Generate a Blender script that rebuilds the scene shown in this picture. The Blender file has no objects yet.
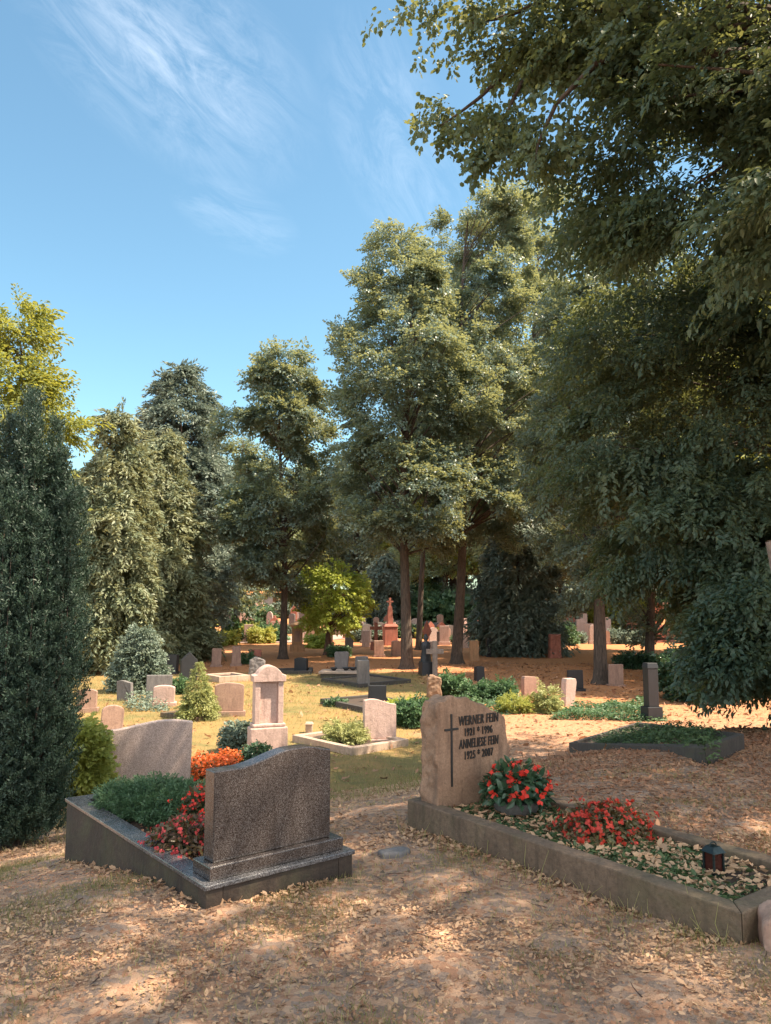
import bpy, bmesh, math, random
import numpy as np
from mathutils import Vector, Matrix, noise as mnoise
random.seed(7)
R = math.radians
scene = bpy.context.scene
COL = scene.collection

# ------------------------------------------------------------------ camera
F = 780.0
EYE = 1.6
TH = math.atan(88.0 / F)
cam_d = bpy.data.cameras.new("camera")
cam_d.sensor_fit = 'VERTICAL'
cam_d.sensor_height = 36.0
cam_d.lens = F / 1024.0 * 36.0
cam_d.clip_start = 0.05
cam_d.clip_end = 2000
cam = bpy.data.objects.new("camera", cam_d)
COL.objects.link(cam)
cam.location = (0, 0, EYE)
cam.rotation_euler = (math.pi / 2 + TH, 0, 0)
scene.camera = cam


def ray(px, py):
    a = (px - 385.5) / F
    b = (512 - py) / F
    c, s = math.cos(TH), math.sin(TH)
    return (a, c - b * s, s + b * c)


# ------------------------------------------------------------------ terrain
def sst(t):
    t = np.clip(t, 0, 1)
    return t * t * (3 - 2 * t)


def ter(x, y):
    x = np.asarray(x, float)
    y = np.asarray(y, float)
    u = y - 0.8 * np.clip(x, -6, 5)
    z = -1.1 * sst((u - 5) / 8)
    z = z + 4.2 * sst((y - 52) / 60)
    z = z - 0.05 * sst((2.5 - y) / 6) + .05 * np.exp(-((x - 1.7) ** 2 + (y - 3.35) ** 2) / .5)
    z = z + 0.05 * np.sin(x * .31 + 1) * np.sin(y * .27) * sst((y - 9) / 6)
    z = z + 0.012 * np.sin(x * 2.3 + y * 1.1) * np.sin(y * 2.9 - x * .7)
    return z


def T(x, y):
    return float(ter(x, y))


def hit(px, py):
    """point of the ground seen at a pixel of the photograph"""
    dx, dy, dz = ray(px, py)
    ks = np.concatenate([np.linspace(2, 30, 1400), np.linspace(30, 140, 1500)])
    z = EYE + ks * dz
    g = ter(ks * dx, ks * dy)
    b = np.nonzero(z <= g)[0]
    k = ks[b[0]] if len(b) else 120.0
    return Vector((k * dx, k * dy, T(k * dx, k * dy)))


def pz(px, py, z):
    dx, dy, dz = ray(px, py)
    k = (z - EYE) / dz
    return Vector((k * dx, k * dy))


def at(px, py, Y):
    dx, dy, dz = ray(px, py)
    k = Y / dy
    return Vector((k * dx, Y, EYE + k * dz))


# ------------------------------------------------------------------ materials
def new_mat(name):
    m = bpy.data.materials.new(name)
    m.use_nodes = True
    nt = m.node_tree
    nt.nodes.clear()
    out = nt.nodes.new('ShaderNodeOutputMaterial')
    return m, nt, out


def nd(nt, typ, **kw):
    n = nt.nodes.new(typ)
    for k, v in kw.items():
        if k.startswith('i_'):
            n.inputs[k[2:].replace('_', ' ')].default_value = v
        else:
            setattr(n, k, v)
    return n


def rgb(c):
    return (c[0], c[1], c[2], 1)


def mixc(nt, fac, a, b, blend='MIX'):
    n = nt.nodes.new('ShaderNodeMix')
    n.data_type = 'RGBA'
    n.blend_type = blend
    for sock, v in ((n.inputs[0], fac), (n.inputs[6], a), (n.inputs[7], b)):
        if isinstance(v, (int, float)):
            sock.default_value = v
        elif isinstance(v, tuple):
            sock.default_value = rgb(v)
        else:
            nt.links.new(v, sock)
    return n.outputs[2]


def ramp(nt, fac, p0, p1, c0=(0, 0, 0), c1=(1, 1, 1)):
    n = nt.nodes.new('ShaderNodeValToRGB')
    e = n.color_ramp.elements
    e[0].position, e[1].position = p0, p1
    e[0].color, e[1].color = rgb(c0), rgb(c1)
    nt.links.new(fac, n.inputs[0])
    return n.outputs[0]


def noise_tex(nt, vec, scale, detail=4, rough=.6, dist=0.0):
    n = nt.nodes.new('ShaderNodeTexNoise')
    n.inputs['Scale'].default_value = scale
    n.inputs['Detail'].default_value = detail
    n.inputs['Roughness'].default_value = rough
    n.inputs['Distortion'].default_value = dist
    if vec is not None:
        nt.links.new(vec, n.inputs['Vector'])
    return n.outputs['Fac']


def bump(nt, h, strength, dist=.01, prev=None):
    b = nt.nodes.new('ShaderNodeBump')
    b.inputs['Strength'].default_value = strength
    b.inputs['Distance'].default_value = dist
    nt.links.new(h, b.inputs['Height'])
    if prev is not None:
        nt.links.new(prev, b.inputs['Normal'])
    return b.outputs[0]


def mat_stone(name, c, c2, stain, rough=.85, speck=0.0, scale=1.0, bumpy=.5, moss=0.0, sscale=240):
    m, nt, out = new_mat(name)
    p = nd(nt, 'ShaderNodeBsdfPrincipled')
    nt.links.new(p.outputs[0], out.inputs[0])
    g = nd(nt, 'ShaderNodeNewGeometry')
    v = g.outputs['Position']
    n1 = noise_tex(nt, v, 3.2 * scale, 6, .65, .4)
    n2 = noise_tex(nt, v, 38 * scale, 4, .7)
    n3 = noise_tex(nt, v, 1.3 * scale, 5, .7, .6)
    mp = nd(nt, 'ShaderNodeMapping')
    mp.inputs['Scale'].default_value = (7, 7, 1.1)
    nt.links.new(v, mp.inputs[0])
    n4 = noise_tex(nt, mp.outputs[0], 2.2, 5, .65)
    col = mixc(nt, ramp(nt, n1, .35, .68), c, c2)
    col = mixc(nt, ramp(nt, n2, .35, .8), col, tuple(x * .72 for x in c2))
    if speck:
        vo = nd(nt, 'ShaderNodeTexVoronoi')
        vo.inputs['Scale'].default_value = sscale
        nt.links.new(v, vo.inputs['Vector'])
        sx = nd(nt, 'ShaderNodeSeparateColor')
        nt.links.new(vo.outputs['Color'], sx.inputs[0])
        col = mixc(nt, ramp(nt, sx.outputs[0], .55, .7), col, tuple(min(1, x * 1 + speck) for x in c))
        col = mixc(nt, ramp(nt, sx.outputs[1], .7, .8), col, tuple(x * .3 for x in c))
    f = nd(nt, 'ShaderNodeMath', operation='MULTIPLY')
    nt.links.new(ramp(nt, n4, .48, .75), f.inputs[0])
    f.inputs[1].default_value = .75
    col = mixc(nt, f.outputs[0], col, stain)
    if moss:
        f2 = nd(nt, 'ShaderNodeMath', operation='MULTIPLY')
        nt.links.new(ramp(nt, n3, .5, .7), f2.inputs[0])
        f2.inputs[1].default_value = moss
        col = mixc(nt, f2.outputs[0], col, (.09, .10, .04))
    nt.links.new(col, p.inputs['Base Color'])
    p.inputs['Roughness'].default_value = rough
    b = bump(nt, n2, bumpy, .006)
    b = bump(nt, n1, bumpy, .02, b)
    nt.links.new(b, p.inputs['Normal'])
    return m


def mat_leaf(name, a, b, c=None, trans=.35, tcol=None, rough=.55, patch=0.0):
    """a,b: two hues mixed leaf by leaf; c: rarer third hue"""
    m, nt, out = new_mat(name)
    g = nd(nt, 'ShaderNodeNewGeometry')
    r = g.outputs['Random Per Island']
    nz = ramp(nt, noise_tex(nt, g.outputs['Position'], .9 if patch == 0 else patch, 3, .6), .38, .62)
    hv = nd(nt, 'ShaderNodeMix')
    hv.inputs[0].default_value = .5
    nt.links.new(r, hv.inputs[2])
    nt.links.new(nz, hv.inputs[3])
    col = mixc(nt, hv.outputs[0], a, b)
    if c is not None:
        w = nd(nt, 'ShaderNodeTexWhiteNoise', noise_dimensions='1D')
        nt.links.new(r, w.inputs['W'])
        ad = nd(nt, 'ShaderNodeMath', operation='MULTIPLY_ADD')
        nt.links.new(noise_tex(nt, g.outputs['Position'], .45, 3, .6), ad.inputs[0])
        ad.inputs[1].default_value = 1.3
        nt.links.new(w.outputs['Value'], ad.inputs[2])
        col = mixc(nt, ramp(nt, ad.outputs[0], 1.16, 1.32), col, c)
    p = nd(nt, 'ShaderNodeBsdfPrincipled')
    p.inputs['Roughness'].default_value = rough
    p.inputs['Specular IOR Level'].default_value = .5
    nt.links.new(col, p.inputs['Base Color'])
    t = nd(nt, 'ShaderNodeBsdfTranslucent')
    if tcol is None:
        tcol = tuple(min(1, x * 1.6) for x in b)
    nt.links.new(mixc(nt, .6, col, tcol), t.inputs[0])
    mx = nd(nt, 'ShaderNodeMixShader')
    mx.inputs[0].default_value = trans
    nt.links.new(p.outputs[0], mx.inputs[1])
    nt.links.new(t.outputs[0], mx.inputs[2])
    nt.links.new(mx.outputs[0], out.inputs[0])
    return m


def mat_bark(name, a, b):
    m, nt, out = new_mat(name)
    p = nd(nt, 'ShaderNodeBsdfPrincipled')
    p.inputs['Roughness'].default_value = .95
    nt.links.new(p.outputs[0], out.inputs[0])
    g = nd(nt, 'ShaderNodeNewGeometry')
    mp = nd(nt, 'ShaderNodeMapping')
    mp.inputs['Scale'].default_value = (9, 9, 1.6)
    nt.links.new(g.outputs['Position'], mp.inputs[0])
    n = noise_tex(nt, mp.outputs[0], 2.5, 6, .7, .5)
    nt.links.new(mixc(nt, ramp(nt, n, .35, .65), a, b), p.inputs['Base Color'])
    nt.links.new(bump(nt, n, 1, .05), p.inputs['Normal'])
    return m


def mat_simple(name, c, rough=.5, metal=0.0):
    m, nt, out = new_mat(name)
    p = nd(nt, 'ShaderNodeBsdfPrincipled')
    nt.links.new(p.outputs[0], out.inputs[0])
    g = nd(nt, 'ShaderNodeNewGeometry')
    n = noise_tex(nt, g.outputs['Position'], 45, 4, .7)
    nt.links.new(mixc(nt, ramp(nt, n, .35, .7), c, tuple(x * .55 for x in c)), p.inputs['Base Color'])
    p.inputs['Roughness'].default_value = rough
    p.inputs['Metallic'].default_value = metal
    return m


M = {}
M['sandstone'] = mat_stone('sandstone', (.36, .225, .145), (.25, .145, .09), (.10, .06, .04), moss=.1, bumpy=.9, scale=1.5)
M['pink'] = mat_stone('pink_sandstone', (.64, .45, .38), (.54, .37, .31), (.30, .2, .165), bumpy=.9)
M['pale'] = mat_stone('pale_granite', (.58, .44, .385), (.50, .38, .33), (.34, .25, .22), speck=.04)
M['brown'] = mat_stone('brown_sandstone', (.44, .28, .21), (.32, .2, .15), (.16, .10, .08))
M['orange'] = mat_stone('orange_sandstone', (.58, .33, .18), (.42, .24, .13), (.2, .12, .08))
M['red'] = mat_stone('red_sandstone', (.50, .19, .13), (.36, .13, .09), (.18, .08, .06))
M['grey'] = mat_stone('grey_stone', (.22, .20, .19), (.15, .135, .13), (.08, .07, .07), moss=.2)
M['dark'] = mat_stone('dark_granite', (.022, .024, .030), (.016, .017, .020), (.010, .010, .011), rough=.5, bumpy=.08)
M['granite'] = mat_stone('polished_granite', (.055, .042, .038), (.042, .032, .029), (.026, .02, .018), rough=.22, bumpy=.02, speck=.06, sscale=330)
M['coping'] = mat_stone('coping_granite', (.10, .095, .10), (.08, .08, .085), (.05, .05, .05), rough=.22, bumpy=.06, speck=.06)
M['kerb'] = mat_stone('kerb_stone', (.20, .135, .09), (.12, .08, .052), (.045, .032, .022), bumpy=1, moss=.45)
M['darkkerb'] = mat_stone('dark_kerb_stone', (.085, .07, .06), (.06, .05, .045), (.03, .027, .025), bumpy=.6, moss=.3)
M['concrete'] = mat_stone('stained_concrete', (.06, .04, .028), (.036, .025, .018), (.014, .011, .009), bumpy=.9, moss=.4)
M['palekerb'] = mat_stone('pale_kerb_stone', (.55, .40, .30), (.42, .31, .24), (.22, .16, .12), moss=.2)
M['bark'] = mat_bark('bark', (.035, .027, .022), (.13, .095, .072))
M['redbark'] = mat_bark('red_bark', (.07, .04, .03), (.18, .10, .07))
M['linden'] = mat_leaf('linden_leaves', (.065, .125, .13), (.19, .25, .18), (.46, .37, .11), .38, (.55, .5, .12), rough=.42)
M['lindendark'] = mat_leaf('dark_linden_leaves', (.055, .11, .12), (.16, .215, .16), (.40, .33, .10), .36, (.45, .42, .1), rough=.42)
M['farleaf'] = mat_leaf('far_leaves', (.16, .22, .14), (.28, .33, .17), (.42, .38, .14), .4, (.55, .55, .2))
M['goldleaf'] = mat_leaf('golden_leaves', (.10, .14, .03), (.22, .24, .05), (.36, .29, .06), .42, (.6, .55, .08))
M['neartree'] = mat_leaf('near_tree_leaves', (.036, .08, .058), (.105, .15, .085), (.28, .28, .09), .32, (.38, .38, .09))
M['overhead'] = mat_leaf('overhead_leaves', (.05, .095, .06), (.11, .155, .075), (.32, .27, .08), .36, (.45, .42, .1))
M['lowtree'] = mat_leaf('low_tree_leaves', (.024, .062, .048), (.085, .125, .075), (.28, .28, .09), .32, (.4, .4, .09))
M['thuja'] = mat_leaf('thuja_fronds', (.13, .18, .11), (.28, .29, .16), (.36, .31, .18), .26, (.4, .36, .14))
M['spruce'] = mat_leaf('spruce_fronds', (.10, .15, .125), (.18, .21, .15), (.30, .25, .13), .22)
M['yew'] = mat_leaf('yew_fronds', (.018, .045, .032), (.045, .08, .048), (.09, .13, .07), .12)
M['shrubblue'] = mat_leaf('blue_shrub', (.12, .17, .13), (.2, .24, .17), (.3, .32, .16), .2)
M['shrubgold'] = mat_leaf('gold_shrub', (.24, .28, .06), (.42, .42, .10), (.55, .34, .12), .4)
M['bright'] = mat_leaf('bright_leaves', (.30, .38, .08), (.42, .46, .10), (.55, .52, .12), .45, (.6, .65, .1))
M['youngfir'] = mat_leaf('young_fir', (.24, .28, .09), (.38, .38, .15), (.45, .42, .2), .25)
M['cushion'] = mat_leaf('cushion_juniper', (.045, .10, .045), (.10, .17, .07), (.17, .22, .09), .2)
M['plant'] = mat_leaf('plant_leaves', (.05, .11, .05), (.10, .18, .07), (.2, .24, .08), .3)
M['begonia'] = mat_leaf('begonia_leaves', (.03, .07, .04), (.06, .11, .05), (.05, .10, .08), .25, rough=.3)
M['bronze'] = mat_leaf('bronze_leaves', (.10, .05, .03), (.12, .12, .04), (.2, .1, .04), .25, rough=.35)
M['redflower'] = mat_leaf('red_petals', (.75, .035, .02), (.85, .07, .04), (.55, .02, .02), .3, (.9, .1, .05))
M['dullred'] = mat_leaf('dull_red_petals', (.45, .03, .02), (.62, .06, .03), (.35, .02, .03), .3, (.7, .1, .05))
M['pinkflower'] = mat_leaf('pink_petals', (.55, .05, .07), (.65, .12, .06), (.6, .2, .2), .3, (.9, .1, .1))
M['orangeflower'] = mat_leaf('orange_petals', (.62, .10, .025), (.72, .18, .04), (.5, .06, .02), .3, (.95, .3, .05))
M['drygrass'] = mat_leaf('dry_grass', (.36, .28, .13), (.30, .29, .10), (.20, .24, .07), .35)
M['greengrass'] = mat_leaf('green_grass', (.13, .14, .045), (.26, .23, .075), (.42, .27, .11), .35)
M['litter'] = mat_leaf('dead_leaves', (.38, .21, .12), (.60, .40, .24), (.22, .12, .07), .2, (.5, .3, .15), rough=.7)
M['redlitter'] = mat_leaf('red_dead_leaves', (.32, .14, .075), (.46, .26, .15), (.17, .08, .05), .2, (.5, .3, .15), rough=.7)
M['ivy'] = mat_leaf('ivy_leaves', (.04, .08, .03), (.085, .13, .045), (.16, .17, .06), .2)
M['paint'] = mat_simple('black_paint', (.018, .016, .015), .6)
M['lantern'] = mat_simple('green_bronze', (.03, .045, .045), .45, .6)
M['redglass'] = mat_simple('red_glass', (.06, .018, .014), .15)
M['basket'] = mat_simple('grey_wicker', (.12, .11, .10), .8)
M['soil'] = mat_stone('soil', (.10, .065, .045), (.06, .042, .032), (.035, .025, .02), bumpy=1)
M['wood'] = mat_bark('old_wood', (.2, .15, .12), (.36, .28, .23))

# ground: litter, gold-green turf, orange needles
m, nt, out = new_mat('cemetery_ground')
p = nd(nt, 'ShaderNodeBsdfPrincipled')
p.inputs['Roughness'].default_value = .95
p.inputs['Specular IOR Level'].default_value = .15
nt.links.new(p.outputs[0], out.inputs[0])
g = nd(nt, 'ShaderNodeNewGeometry')
V = g.outputs['Position']
vo = nd(nt, 'ShaderNodeTexVoronoi')
vo.inputs['Scale'].default_value = 26
vo.inputs['Randomness'].default_value = 1
nt.links.new(V, vo.inputs['Vector'])
sc = nd(nt, 'ShaderNodeSeparateColor')
nt.links.new(vo.outputs['Color'], sc.inputs[0])
nA = noise_tex(nt, V, 1.1, 6, .65, .3)
nB = noise_tex(nt, V, 60, 5, .75)
nC = noise_tex(nt, V, .33, 4, .6, .5)
dirt = mixc(nt, ramp(nt, nB, .3, .75), (.40, .28, .21), (.20, .14, .105))
flake = mixc(nt, sc.outputs[1], (.34, .18, .11), (.54, .35, .23))
base = mixc(nt, ramp(nt, sc.outputs[0], .4, .5), dirt, flake)
base = mixc(nt, ramp(nt, nA, .62, .78), base, (.15, .15, .055))
orange = mixc(nt, sc.outputs[1], (.46, .18, .07), (.60, .31, .15))
orange = mixc(nt, ramp(nt, nB, .4, .7), orange, (.40, .17, .08))
sp = nd(nt, 'ShaderNodeSeparateXYZ')
nt.links.new(V, sp.inputs[0])
mr = nd(nt, 'ShaderNodeMapRange')
nt.links.new(sp.outputs['Y'], mr.inputs[0])
mr.inputs[1].default_value, mr.inputs[2].default_value = 12, 22
base = mixc(nt, mr.outputs[0], base, orange)
turf = mixc(nt, ramp(nt, nA, .38, .66), (.38, .22, .085), (.13, .135, .05))
turf = mixc(nt, ramp(nt, nB, .35, .8), turf, (.27, .20, .09))


def band(axis, lo, lo2, hi, hi2):
    a = nd(nt, 'ShaderNodeMapRange')
    nt.links.new(sp.outputs[axis], a.inputs[0])
    a.inputs[1].default_value, a.inputs[2].default_value = lo, lo2
    b = nd(nt, 'ShaderNodeMapRange')
    nt.links.new(sp.outputs[axis], b.inputs[0])
    b.inputs[1].default_value, b.inputs[2].default_value = hi, hi2
    b.inputs[3].default_value, b.inputs[4].default_value = 1, 0
    c = nd(nt, 'ShaderNodeMath', operation='MULTIPLY')
    nt.links.new(a.outputs[0], c.inputs[0])
    nt.links.new(b.outputs[0], c.inputs[1])
    return c.outputs[0]


def mul(a, b):
    c = nd(nt, 'ShaderNodeMath', operation='MULTIPLY')
    for i, q in enumerate((a, b)):
        if isinstance(q, (int, float)):
            c.inputs[i].default_value = q
        else:
            nt.links.new(q, c.inputs[i])
    return c.outputs[0]


k = mul(band('X', -30, -20, -.3, 2.2), band('Y', 8.5, 11, 27, 31))
k = mul(k, 1.6)
k2 = nd(nt, 'ShaderNodeMath', operation='ADD')
nt.links.new(k, k2.inputs[0])
k3 = nd(nt, 'ShaderNodeMath', operation='SUBTRACT')
nt.links.new(nC, k3.inputs[0])
k3.inputs[1].default_value = .5
k4 = mul(mul(k3.outputs[0], 2.0), ramp(nt, k, 0, .1))
nt.links.new(k4, k2.inputs[1])
base = mixc(nt, ramp(nt, k2.outputs[0], .35, .75), base, turf)
nt.links.new(base, p.inputs['Base Color'])
b_ = bump(nt, nB, .8, .02)
b_ = bump(nt, sc.outputs[2], .35, .012, b_)
nt.links.new(b_, p.inputs['Normal'])
M['ground'] = m
M['road'] = mat_stone('gravel_path', (.52, .36, .30), (.42, .30, .26), (.28, .2, .17), bumpy=1)


# ------------------------------------------------------------------ mesh helpers
def tag(o, label=None, cat=None, group=None, kind=None):
    if label: o['label'] = label
    if cat: o['category'] = cat
    if group: o['group'] = group
    if kind: o['kind'] = kind
    return o


def link(name, me, mat, parent=None):
    o = bpy.data.objects.new(name, me)
    if mat: me.materials.append(mat)
    COL.objects.link(o)
    if parent: o.parent = parent
    return o


def empty(name, loc, rz=0):
    o = bpy.data.objects.new(name, None)
    o.empty_display_size = .2
    COL.objects.link(o)
    o.location = loc
    o.rotation_euler = (0, 0, rz)
    return o


def np_mesh(name, V, Fc, smooth=False):
    V = np.ascontiguousarray(V, dtype=np.float32)
    Fc = np.ascontiguousarray(Fc, dtype=np.int32)
    me = bpy.data.meshes.new(name)
    n, k = Fc.shape
    me.vertices.add(len(V))
    me.vertices.foreach_set('co', V.ravel())
    me.loops.add(n * k)
    me.loops.foreach_set('vertex_index', Fc.ravel())
    me.polygons.add(n)
    me.polygons.foreach_set('loop_start', np.arange(0, n * k, k, dtype=np.int32))
    me.polygons.foreach_set('loop_total', np.full(n, k, dtype=np.int32))
    me.update(calc_edges=True)
    if smooth:
        me.polygons.foreach_set('use_smooth', np.ones(n, dtype=bool))
    return me


def prism_bm(outline, y0, y1, bm=None):
    """outline of (x,z) extruded from y0 to y1"""
    bm = bm or bmesh.new()
    a = [bm.verts.new((x, y0, z)) for x, z in outline]
    b = [bm.verts.new((x, y1, z)) for x, z in outline]
    bm.faces.new(a)
    bm.faces.new(b[::-1])
    n = len(a)
    for i in range(n):
        bm.faces.new((a[i], b[i], b[(i + 1) % n], a[(i + 1) % n]))
    return bm


def poly_bm(pts, z0, z1, bm=None):
    bm = bm or bmesh.new()
    z0s = z0 if isinstance(z0, (list, tuple)) else [z0] * len(pts)
    a = [bm.verts.new((p[0], p[1], z)) for p, z in zip(pts, z0s)]
    b = [bm.verts.new((p[0], p[1], z1)) for p in pts]
    bm.faces.new(a[::-1])
    bm.faces.new(b)
    n = len(a)
    for i in range(n):
        bm.faces.new((a[i], a[(i + 1) % n], b[(i + 1) % n], b[i]))
    return bm


def box_bm(x0, x1, y0, y1, z0, z1, bm=None, taper=0.0):
    bm = bm or bmesh.new()
    vs = []
    for z, t in ((z0, 0), (z1, taper)):
        for x, y in ((x0 + t, y0 + t), (x1 - t, y0 + t), (x1 - t, y1 - t), (x0 + t, y1 - t)):
            vs.append(bm.verts.new((x, y, z)))
    for f in ((3, 2, 1, 0), (4, 5, 6, 7), (0, 1, 5, 4), (1, 2, 6, 5), (2, 3, 7, 6), (3, 0, 4, 7)):
        bm.faces.new([vs[i] for i in f])
    return bm


def finish(name, bm, mat, parent=None, bev=.006, smooth=False):
    bmesh.ops.recalc_face_normals(bm, faces=bm.faces)
    me = bpy.data.meshes.new(name)
    bm.to_mesh(me)
    bm.free()
    if smooth:
        me.polygons.foreach_set('use_smooth', np.ones(len(me.polygons), dtype=bool))
    o = link(name, me, mat, parent)
    if bev:
        md = o.modifiers.new('bevel', 'BEVEL')
        md.width = bev
        md.segments = 2
        md.limit_method = 'ANGLE'
        md.angle_limit = R(35)
    return o


def roughen(o, voxel, amp, front_amp=None, freq=6, seed=0):
    """remesh a solid and weather its surface"""
    md = o.modifiers.new('rm', 'REMESH')
    md.mode = 'VOXEL'
    md.voxel_size = voxel
    dg = bpy.context.evaluated_depsgraph_get()
    dg.update()
    me = bpy.data.meshes.new_from_object(o.evaluated_get(dg))
    o.modifiers.clear()
    old = o.data
    o.data = me
    bpy.data.meshes.remove(old)
    me.update()
    off = Vector((seed * 3.7, seed, 0))
    ns = [v.normal.copy() for v in me.vertices]
    for v, n in zip(me.vertices, ns):
        q = v.co * freq + off
        d = mnoise.fractal(q, 1.0, 2.0, 5)
        a = amp
        if front_amp is not None and abs(n.y) > .8: a = front_amp
        v.co += n * d * a
    me.polygons.foreach_set('use_smooth', np.ones(len(me.polygons), dtype=bool))
    me.update()
    return o


def tube_arrays(path, radii, sides=7):
    P = np.array(path, float)
    n = len(P)
    tan = np.gradient(P, axis=0)
    tan /= np.linalg.norm(tan, axis=1)[:, None] + 1e-9
    ref = np.array([1.0, 0.12, 0.05])
    if abs(tan[0] @ ref) > .9: ref = np.array([0.0, 1, .1])
    u = np.cross(tan, ref)
    u /= np.linalg.norm(u, axis=1)[:, None] + 1e-9
    w = np.cross(tan, u)
    a = np.linspace(0, 2 * np.pi, sides, endpoint=False)
    r = np.array(radii)[:, None, None]
    V = P[:, None, :] + r * (np.cos(a)[None, :, None] * u[:, None, :] + np.sin(a)[None, :, None] * w[:, None, :])
    V = V.reshape(-1, 3)
    i = np.arange(n - 1)[:, None] * sides
    j = np.arange(sides)[None, :]
    j2 = (j + 1) % sides
    Fc = np.stack([i + j, i + j2, i + sides + j2, i + sides + j], -1).reshape(-1, 4)
    return V, Fc


def join(arrs):
    Vs, Fs, o = [], [], 0
    for v, f in arrs:
        Vs.append(v)
        Fs.append(f + o)
        o += len(v)
    return np.concatenate(Vs), np.concatenate(Fs)


# ------------------------------------------------------------------ foliage
rs = np.random.RandomState(11)


def norm(v):
    return v / (np.linalg.norm(v, axis=-1, keepdims=True) + 1e-9)


LEAF4 = (np.array([[0, 0, 0], [.5, .36, .06], [1, 0, -.06], [.5, -.36, .06]], float), np.array([[0, 1, 2, 3]]))
LEAF6 = (np.array([[0, 0, 0], [.28, .27, .10], [.70, .22, .03], [1.1, 0, -.16], [.70, -.22, .03], [.28, -.27, .10]], float),
         np.array([[0, 1, 2, 3], [0, 3, 4, 5]]))
LEAFR = (np.array([[0, 0, 0], [.22, .40, .10], [.70, .34, .03], [1.0, 0, -.12], [.70, -.34, .03], [.22, -.40, .10]], float),
         np.array([[0, 1, 2, 3], [0, 3, 4, 5]]))
NEEDLE = (np.array([[0, 0, 0], [.45, .16, .05], [1, 0, -.1], [.45, -.16, .05]], float), np.array([[0, 1, 2, 3]]))
PETAL = (np.array([[0, 0, 0], [.6, .5, .25], [1.1, 0, .2], [.6, -.5, .25]], float), np.array([[0, 1, 2, 3]]))


def frames(x, n):
    """rotation matrices with first column x and third column near n"""
    x = norm(x)
    y = norm(np.cross(n, x))
    z = np.cross(x, y)
    return np.stack([x, y, z], -1)


def scatter(leaf, pos, x, n, size):
    L, Fc = leaf
    Rm = frames(x, n)
    size = np.asarray(size)
    if size.ndim == 0: size = np.full(len(pos), float(size))
    V = np.einsum('nij,vj->nvi', Rm, L) * size[:, None, None] + pos[:, None, :]
    k = len(L)
    Fo = (Fc[None] + (np.arange(len(pos)) * k)[:, None, None]).reshape(-1, Fc.shape[1])
    return V.reshape(-1, 3), Fo


def make_spray(leaf, count, lsize, width=.30, twist=.5, droop=.12):
    """a twig of unit length along +x with leaves on both sides; lsize relative"""
    t = np.linspace(.08, 1, count)
    side = np.where(np.arange(count) % 2 == 0, 1.0, -1.0)
    a = side * rs.uniform(.3, 1.25, count)
    pos = np.stack([t, side * rs.uniform(0, width, count) * (1 - .5 * t), -droop * t * t + rs.normal(0, .05, count)], -1)
    x = np.stack([np.cos(a), np.sin(a), rs.normal(-.25, .3, count)], -1)
    n = np.stack([rs.normal(0, twist, count), rs.normal(0, twist, count), np.ones(count)], -1)
    return scatter(leaf, pos, x, n, lsize * rs.uniform(.7, 1.25, count))


def spray_set(leaf, count, lsize, **kw):
    return [make_spray(leaf, count, lsize, **kw) for _ in range(6)]


def place_sprays(sprays, pos, x, n, size):
    out = []
    idx = rs.randint(0, len(sprays), len(pos))
    Rm = frames(x, n)
    size = np.broadcast_to(np.asarray(size, float), (len(pos),))
    for k, (V, Fc) in enumerate(sprays):
        s = np.nonzero(idx == k)[0]
        if not len(s): continue
        W = np.einsum('nij,vj->nvi', Rm[s], V) * size[s][:, None, None] + pos[s][:, None, :]
        Fo = (Fc[None] + (np.arange(len(s)) * len(V))[:, None, None]).reshape(-1, Fc.shape[1])
        out.append((W.reshape(-1, 3), Fo))
    return join(out)


def wob(P, f, seed):
    """cheap smooth noise in -1..1 from sums of sines"""
    r = np.random.RandomState(seed)
    s = np.zeros(len(P))
    for k in range(5):
        d = r.normal(0, 1, 3)
        d /= np.linalg.norm(d)
        s += np.sin((P @ d) * f * (1 + .45 * k) + r.uniform(0, 6.28))
    return s / 2.6


PROF = {
    'linden': lambda t: np.clip(np.sin(np.pi * np.clip(t * .90 + .09, 0, 1)) ** .52 * (1.0 - .22 * t), .03, 1),
    'round': lambda t: np.clip(np.sqrt(np.clip(1 - (2 * t - 1) ** 2, 0, 1)), .05, 1),
    'cone': lambda t: np.clip((1 - t) ** .85, .04, 1) * np.clip(.55 + t * 5, 0, 1),
    'fat': lambda t: np.clip((1 - t ** 2.2), .05, 1) ** .8,
    'column': lambda t: np.clip((1 - t ** 5), .05, 1) ** .7 * np.clip(.75 + t * 2, 0, 1),
}


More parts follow.
